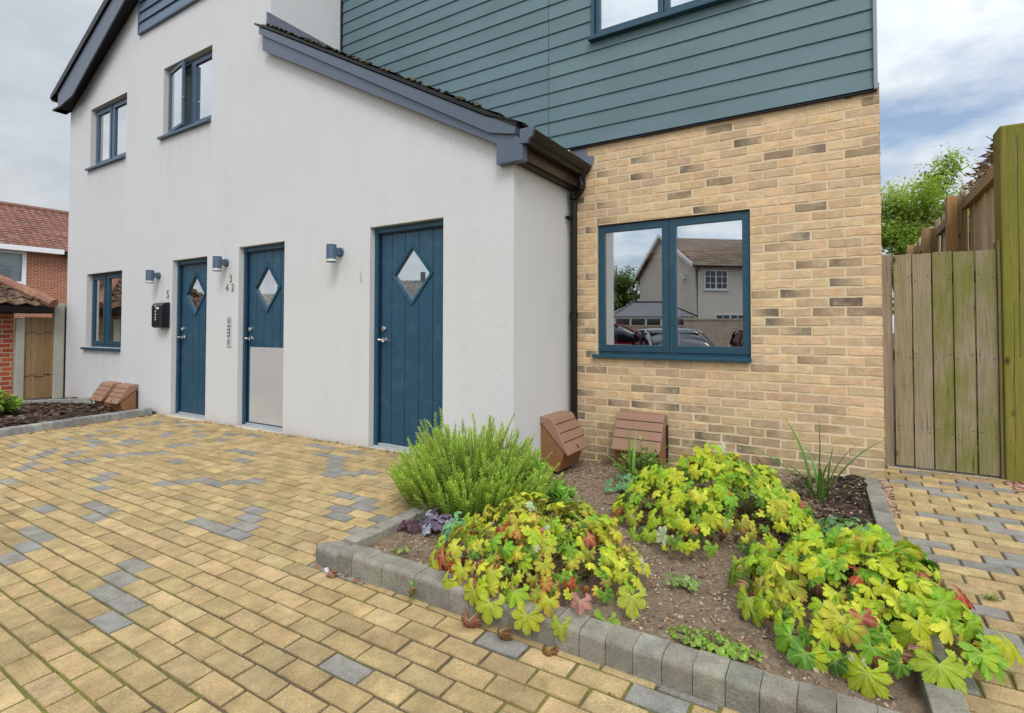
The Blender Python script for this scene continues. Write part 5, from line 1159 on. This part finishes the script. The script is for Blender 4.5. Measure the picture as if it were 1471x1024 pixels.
slab(mb,(-11.12,.9,1.46),(-11.12,3.45,1.46),(-13.2,2.2,2.49),(-13.2,2.15,2.49),.04,c=(.05,.03,.025))
slab(mb,(-15,.9,1.46),(-11.12,.9,1.46),(-13.2,2.17,2.49),(-15,2.17,2.49),.04,c=(.14,.08,.06))
slab(mb,(-11.12,3.45,1.45),(-15,3.45,1.45),(-15,2.18,2.48),(-13.2,2.18,2.48),.04,c=(.05,.03,.025))
for k in range(9):
    P0=V((-11.08,3.47,1.49)).lerp(V((-13.2,2.2,2.53)),k/9); P1=V((-11.08,3.47,1.49)).lerp(V((-13.2,2.2,2.53)),(k+1.08)/9)
    mb.tube([P0+V((0,0,.01)),P1+V((0,0,.03))],.085,8,jit((.24,.12,.085),.2))
mb.build('roof',M['tile'],t)
mb=MB()
for _ in range(260):
    u_,v_=rnd.uniform(.1,2.5),rnd.uniform(0,1.6)
    if u_>2.5-v_*.54 or u_<v_*.54: continue
    P=V((-11.1,.9+u_,1.47))+W*v_+V((.02,0,.045)); s_=rnd.uniform(.015,.05); mb.tube([P,P+V((0,0,.02))],[s_,s_*.4],6,jit(rnd.choice([(.12,.12,.05),(.17,.15,.09),(.08,.07,.04)]),.2))
mb.build('roof_moss',M['chip'],t)
mb=MB(); mb.prism([(-11.13,1.44),(-11.13,1.36),(-11.09,1.335),(-11.03,1.36),(-11.02,1.44),(-11.03,1.44),(-11.04,1.37),(-11.12,1.37)],'y',.9,3.46); mb.box(-11.36,-11.13,1.1,3.3,1.35,1.37); mb.box(-11.16,-11.13,.9,3.3,1.33,1.46); mb.build('gutter',M['black'],t)
# neighbouring terrace
t=thing('brick_house','red brick terraced house with brown tiled roof behind the garage','house',(-31,6,-.2)); X=-28.3
mb=MB(); 
wn=(6.05,7.94,2.85,4.22)
for (a,b,c_,d_) in ((-6,wn[0],-.5,4.42),(wn[1],15,-.5,4.42),(wn[0],wn[1],-.5,wn[2]),(wn[0],wn[1],wn[3],4.42)): mb.poly([(X,a,c_),(X,b,c_),(X,b,d_),(X,a,d_)])
mb.poly([(X,15,-.5),(-35.3,15,-.5),(-35.3,15,4.42),(-31.8,15,6.6),(X,15,4.42)]); mb.poly([(X,-6,-.5),(X,-6,4.42),(-31.8,-6,6.6),(-35.3,-6,4.42),(-35.3,-6,-.5)])
mb.poly([(-35.3,-6,-.5),(-35.3,-6,4.42),(-35.3,15,4.42),(-35.3,15,-.5)])
mb.build('wall',M['redbrick2'],t)
mb=MB(); tile_roof(mb,(X+.35,-6.3,4.32),(0,1,0),V((-3.85,0,2.3)),21.5,4.45,(.20,.095,.072),.30,.24,prof=.025,var=.22)
slab(mb,(X+.35,-6.3,4.31),(X+.35,15.3,4.31),(-31.8,15.3,6.6),(-31.8,-6.3,6.6),.05,c=(.08,.05,.04)); slab(mb,(-35.6,-6.3,4.31),(-35.6,15.3,4.31),(-31.8,15.3,6.6),(-31.8,-6.3,6.6),.05,c=(.12,.07,.055))
mb.tube([(-31.8,-6.3,6.63),(-31.8,15.3,6.63)],.12,8,(.2,.11,.085))
mb.build('roof',M['tile'],t)
mb=MB(); mb.box(X+.30,X+.42,-6.3,9.05,4.20,4.40); mb.box(X,X+.3,-6.3,9.0,4.20,4.23); mb.build('white_gutter',M['white'],t)
mb=MB(); mb.box(X+.28,X+.40,9.06,15.3,4.16,4.34); mb.build('black_gutter',M['black'],t)
mb=MB()
for yy in (9.42,): mb.tube([(X+.01,yy,4.2),(X+.012,yy+.02,2.9)],.02,5)
mb.build('cable',M['black'],t)
mb=MB(); x_=X-.05
def frx(mb,y0,y1,z0,z1,x0,x1,t_): mb.box(x0,x1,y0,y0+t_,z0,z1); mb.box(x0,x1,y1-t_,y1,z0,z1); mb.box(x0,x1,y0+t_,y1-t_,z0,z0+t_); mb.box(x0,x1,y0+t_,y1-t_,z1-t_,z1)
frx(mb,wn[0],wn[1],wn[2],wn[3],X-.06,X+.05,.13); wq=mb.build('window',M['white'],t)
mb=MB(); mb.poly([(X-.12,wn[0]+.1,wn[2]+.1),(X-.12,wn[1]-.1,wn[2]+.1),(X-.12,wn[1]-.1,wn[3]-.1),(X-.12,wn[0]+.1,wn[3]-.1)]); mb.build('lace_curtain',M['lace'],wq)
mb=MB(); mb.poly([(X-.03,wn[0]+.12,wn[2]+.12),(X-.03,wn[1]-.12,wn[2]+.12),(X-.03,wn[1]-.12,wn[3]-.12),(X-.03,wn[0]+.12,wn[3]-.12)]); mb.build('pane',glass_mat('thin_glass',.0),wq)

# ------------------------------------------------------------------ across the street: what the glass reflects
t=thing('rendered_house','cream rendered house with brown tiled roof reflected in the brick wall window','house',(-8,-24,-.4))
A=V((-7.10,-21.25,0)); e1=V((-.633,-.774,0)).normalized(); e2=V((.774,-.633,0)).normalized(); GL=8.4; LL=11; zb,ze,zr=-.4,4.75,7.0
P=lambda a,b,z:A+e1*a+e2*b+V((0,0,z))
mb=MB(); mb.poly([P(0,0,zb),P(GL,0,zb),P(GL,0,ze),P(GL/2,0,zr),P(0,0,ze)]); mb.poly([P(0,0,zb),P(0,LL,zb),P(0,LL,ze),P(0,0,ze)]); mb.poly([P(0,LL,zb),P(GL,LL,zb),P(GL,LL,ze),P(GL/2,LL,zr),P(0,LL,ze)]); mb.poly([P(GL,0,zb),P(GL,LL,zb),P(GL,LL,ze),P(GL,0,ze)])
mb.build('wall',M['housecream'],t)
mb=MB(); sv=(P(GL/2,0,zr)-P(0,0,ze)); o_=P(0,-.35,ze)-sv.normalized()*.4
tile_roof(mb,o_,e2,sv,LL+.7,sv.length+.4,(.22,.155,.11),.3,.28,prof=.025,var=.25)
sv2=(P(GL/2,0,zr)-P(GL,0,ze)); tile_roof(mb,P(GL,-.35,ze)-sv2.normalized()*.4,e2,sv2,LL+.7,sv2.length+.4,(.22,.155,.11),.3,.28,prof=.025,var=.25)
mb.build('roof',M['tile'],t)
mb=MB()
for sA,sB in ((P(-.35,-.36,ze-.22),P(GL/2,-.36,zr-.02)),(P(GL+.35,-.36,ze-.22),P(GL/2,-.36,zr-.02))):
    mb.hexa([sA,sB,sB+e2*.06,sA+e2*.06],[sA+V((0,0,.24)),sB+V((0,0,.24)),sB+e2*.06+V((0,0,.24)),sA+e2*.06+V((0,0,.24))])
mb.build('bargeboard',M['white'],t)
mb=MB(); mb.tube([P(-.40,-.3,ze-.12),P(-.40,LL+.3,ze-.12)],.06,8); mb.tube([P(-.36,.12,ze-.12),P(-.06,.12,ze-.4),P(-.06,.12,zb)],.045,8); mb.build('gutter',M['brownblack'],t)
def wn_on(O,U,Nn,w_,h_,cols,rows):
    W_=V((0,0,1)); mb=MB(); f_=.07
    mb.obox(O,U,W_,Nn,0,w_,0,f_,0,.05); mb.obox(O,U,W_,Nn,0,w_,h_-f_,h_,0,.05); mb.obox(O,U,W_,Nn,0,f_,f_,h_-f_,0,.05); mb.obox(O,U,W_,Nn,w_-f_,w_,f_,h_-f_,0,.05); mb.obox(O,U,W_,Nn,-.04,w_+.04,-.06,0,0,.09)
    for i in range(1,cols):
        x_=w_*i/cols; g_=.045 if i==cols//2 or cols<4 else .018; mb.obox(O,U,W_,Nn,x_-g_,x_+g_,f_,h_-f_,0,.045)
    for j in range(1,rows): mb.obox(O,U,W_,Nn,f_,w_-f_,h_*j/rows-.018,h_*j/rows+.018,0,.043)
    fr=mb.build('window',M['white'],t); mb=MB(); q=lambda a,b: V(O)+V(U)*a+W_*b+V(Nn)*.01
    mb.poly([q(f_,f_),q(w_-f_,f_),q(w_-f_,h_-f_),q(f_,h_-f_)]); mb.build('pane',M['carglass'],fr)
wn_on(P(0,.55,3.32),e2,-e1,1.42,1.12,4,3); wn_on(P(0,4.6,3.32),e2,-e1,1.4,1.12,4,3); wn_on(P(4.3,0,3.1),-e1,-e2,.75,1.35,2,2); wn_on(P(0,1.2,.7),e2,-e1,1.8,1.25,4,3)
mb=MB(); mb.obox(P(1.0,0,4.0),e1,(0,0,1),-e2,0,.35,0,.35,0,.2); mb.build('alarm_box',M['white'],t)
t=thing('conservatory','white framed conservatory with grey hipped roof reflected in the left pane','conservatory',(-9.4,-18.2,-.4))
C0=V((-9.5,-18.5,0)); cu=V((.84,-.54,0)); cv=V((-.54,-.84,0)); Q=lambda a,b,z:C0+cu*a+cv*b+V((0,0,z))
mb=MB(); 
for (a0,a1,b0,b1) in ((-1.5,2.6,-1.2,-1.15),(-1.5,-1.45,-1.2,1.4),(2.55,2.6,-1.2,1.4),(-1.5,2.6,1.35,1.4)): mb.obox(C0,cu,cv,(0,0,1),a0,a1,b0,b1,-.4,.75)
for k in range(6):
    a=-1.5+.8*k; mb.obox(C0,cu,cv,(0,0,1),a,a+.09,-1.24,-1.1,.75,1.75)
mb.obox(C0,cu,cv,(0,0,1),-1.55,2.65,-1.26,-1.1,1.62,1.78); mb.build('white_frame',M['white'],t)
mb=MB(); mb.poly([Q(-1.4,-1.15,.75),Q(2.5,-1.15,.75),Q(2.5,-1.15,1.65),Q(-1.4,-1.15,1.65)]); mb.build('glazing',M['carglass'],t)
mb=MB(); e=[Q(-1.7,-1.4,1.75),Q(2.8,-1.4,1.75),Q(2.8,1.5,1.75),Q(-1.7,1.5,1.75)]; rA,rB=Q(-.2,0,2.55),Q(1.4,0,2.55)
mb.poly([e[0],e[1],rB,rA]); mb.poly([e[1],e[2],rB]); mb.poly([e[2],e[3],rA,rB]); mb.poly([e[3],e[0],rA]); mb.build('roof',M['dgrey'],t)
mb=MB(); mb.tube([rA,rB],.06,6)
for a,b in ((e[0],rA),(e[1],rB)): mb.tube([a,b],.05,6)
mb.build('ridge_capping',M['black'],t)
t=thing('boundary_wall','buff brick boundary wall with lacy coping reflected behind the cars','wall',(-4.5,-13.5,-.35))
mb=MB(); B0=V((-11,-9.5,0)); bu=V((4.6,-2.8,0)).normalized(); bn=V((bu.y,-bu.x,0))
mb.obox(B0,bu,bn,(0,0,1),0,6.4,0,.22,-.4,1.20); mb.obox(B0,bu,bn,(0,0,1),6.4,17,0,.23,-.4,1.46); mb.build('wall',M['buffwall'],t)
mb=MB(); mb.obox(B0,bu,bn,(0,0,1),0,6.38,-.03,.26,1.20,1.26); mb.obox(B0,bu,bn,(0,0,1),6.36,17,-.03,.26,1.46,1.53); mb.build('coping',M['buffwall'],t)
make_tree('dark green leafy tree reflected at the left of the brick wall window',(-15.5,-31,-.4),8.2,3.4,1.6,9000,.3,[(.16,.26,.04),(.24,.34,.07),(.10,.18,.03)],72)
# hipped bungalows beyond the drive, seen in the door panes
def bungalow(label,c,ang,wx,wy,ze,zr,roofc):
    t=thing('bungalow',label,'house',c,'hip-roofed bungalows across the street'); C0=V((c[0],c[1],0)); a=V((math.cos(ang),math.sin(ang),0)); b=V((-a.y,a.x,0)); Q=lambda i,j,z:C0+a*i+b*j+V((0,0,z))
    mb=MB(); mb.obox(C0,a,b,(0,0,1),-wx,wx,-wy,wy,-.5,ze); mb.build('wall',M['redbrick2'],t)
    mb=MB(); o=.4; e=[(-wx-o,-wy-o),(wx+o,-wy-o),(wx+o,wy+o),(-wx-o,wy+o)]; rl=max(0.2,wx-wy)
    def hip(p0,p1,q1,q0):
        p0,p1,q0,q1=[V(v) for v in (p0,p1,q0,q1)]; U=(p1-p0); lu=U.length; up=((q0+q1)/2-(p0+p1)/2); up-=U*(up.dot(U)/U.length_squared); lv=up.length; s0=(q0-p0).dot(U)/lu; s1=lu-(q1-p0).dot(U)/lu
        tile_roof(mb,p0,U,up,lu,lv,roofc,.3,.28,keep=lambda x,y: x>s0*y/lv-.1 and x<lu-s1*y/lv+.1,prof=.02,var=.2)
        mb.poly([p0,p1,q1,q0],tuple(v*.7 for v in roofc))
    E=[Q(*p_,ze) for p_ in e]; RA,RB=Q(-rl,0,zr),Q(rl,0,zr)
    hip(E[0],E[1],RB,RA); hip(E[1],E[2],RB,RB); hip(E[2],E[3],RA,RB); hip(E[3],E[0],RA,RA); mb.build('roof',M['tile'],t)
    mb=MB(); mb.obox(Q(.3,.2,0),a,b,(0,0,1),-.14,.14,-.14,.14,zr-.4,zr+.5); mb.build('chimney',M['dgrey'],t)
    mb=MB()
    for i in (-.6,.35): mb.obox(Q(i*wx,-wy-.02,.9),a,(0,0,1),b,-.7,.7,0,1.2,-.03,.03)
    mb.build('window',M['white'],t); return t
bungalow('bungalow with grey-brown hipped roof reflected in the pane of door 1',(-22.5,-17.5,-.3),R(-35),5,4,2.2,4.1,(.26,.25,.21))
bungalow('bungalow with pale roof reflected in the pane of the plated door',(-34.5,-16,-.3),R(-20),6,4,2.3,3.6,(.40,.36,.31))
bungalow('red-roofed bungalow reflected in the ground floor gable window',(-46,-9,-.3),R(-10),7,5,3.0,5.2,(.24,.12,.09))
# parked cars: lofted body and cabin, wheels, lamps
def car(label,loc,rotz,paint,L=4.3,Wd=1.78,Hh=1.45,suv=False):
    t=thing('parked_car',label,'car',(0,0,0),'cars parked across the drive')
    def loft(secs,n=14):
        mb=MB(); rings=[]
        for (x,hw,zl,zh,pw) in secs:
            ring=[]
            for k in range(n):
                a=2*PI*k/n; ca,sa=math.cos(a),math.sin(a); ex=2/pw
                ring.append(mb.vert((x,hw*math.copysign(abs(ca)**ex,ca),(zl+zh)/2+(zh-zl)/2*math.copysign(abs(sa)**ex,sa))))
            rings.append(ring)
        for i in range(len(rings)-1):
            for k in range(n): mb.face((rings[i][k],rings[i][(k+1)%n],rings[i+1][(k+1)%n],rings[i+1][k]))
        mb.face(rings[0][::-1]); mb.face(rings[-1]); return mb
    h=L/2; w2=Wd/2; bz=Hh*.66
    mb=loft([(-h,w2*.72,.35,.72,4),(-h+.12,w2*.92,.27,bz-.05,4),(-h+.7,w2,.22,bz,4),(0,w2,.2,bz,4),(h-1.2,w2,.2,bz-.02,4),(h-.3,w2*.93,.25,bz-.18,4),(h,w2*.7,.35,bz-.32,4)]); mb.build('body',M[paint],t,smooth=True)
    r0=-h+.25 if suv else -h+.55
    mb=loft([(r0-.15,w2*.80,bz-.08,bz+.02,3.5),(r0+.15,w2*.78,bz-.1,Hh-.16,3.5),(r0+.6,w2*.76,bz-.1,Hh-.03,3.5),(0,w2*.76,bz-.1,Hh-.02,3.5),(.55,w2*.77,bz-.1,Hh-.16,3.5),(1.35,w2*.84,bz-.1,bz+.0,3.5)],18); mb.build('cabin_glass',M['carglass'],t,smooth=True)
    mb=loft([(r0+.12,w2*.62,Hh-.17,Hh-.14,3),(r0+.5,w2*.68,Hh-.12,Hh-.01,3),(-.1,w2*.69,Hh-.10,Hh,3),(.42,w2*.66,Hh-.17,Hh-.10,3)],18); mb.build('roof',M[paint],t,smooth=True)
    mb=MB()
    for s_ in (-1,1):
        for pts in ([(1.35,.83,bz),(.52,.74,Hh-.13)],[(-.15,.86,bz),(-.2,.75,Hh-.05)],[(r0-.1,.80,bz),(r0+.3,.74,Hh-.12)]): mb.tube([(a,s_*b*w2,c) for a,b,c in pts],.035,6)
        mb.tube([(1.3,s_*w2*.83,bz+.01),(.52,s_*w2*.755,Hh-.13),(0,s_*w2*.755,Hh-.045),(r0+.6,s_*w2*.75,Hh-.06),(r0+.1,s_*w2*.78,Hh-.22)],.02,6)
    mb.build('pillar_trim',M[paint],t)
    for s_ in (-1,1):
        for xw in (-h+.8,h-.85):
            mb=MB(); mb.tube([(xw,s_*(w2-.2),.32),(xw,s_*(w2+.005),.32)],.32,20); wq=mb.build('wheel',M['tyre'],t,bevel=.02); mb=MB(); mb.tube([(xw,s_*(w2-.05),.32),(xw,s_*(w2+.015),.32)],.2,12); mb.build('rim',M['rim'],wq)
        mb=MB(); mb.obox((h-.16,s_*w2*.62,bz-.30),(0,1,0),(0,0,1),(1,0,0),-.17,.17,-.07,.07,-.1,.06); mb.build('headlight',M['lampglass'],t,bevel=.02)
    t.location=loc; t.rotation_euler=(0,0,rotz); return t
car('dark blue car reflected in the lower middle of the brick wall window',(-3.75,-4.1,-.33),R(62),'carblue')
car('dark red car reflected at the lower left of the window panes',(-6.3,-5.6,-.33),R(-35),'carred',4.4,1.85,1.66,True)
car('dark red car reflected at the lower right corner of the window',(-1.9,-7.6,-.33),R(70),'carred')
for o in bpy.data.objects:
    if '_w' in o: del o['_w']
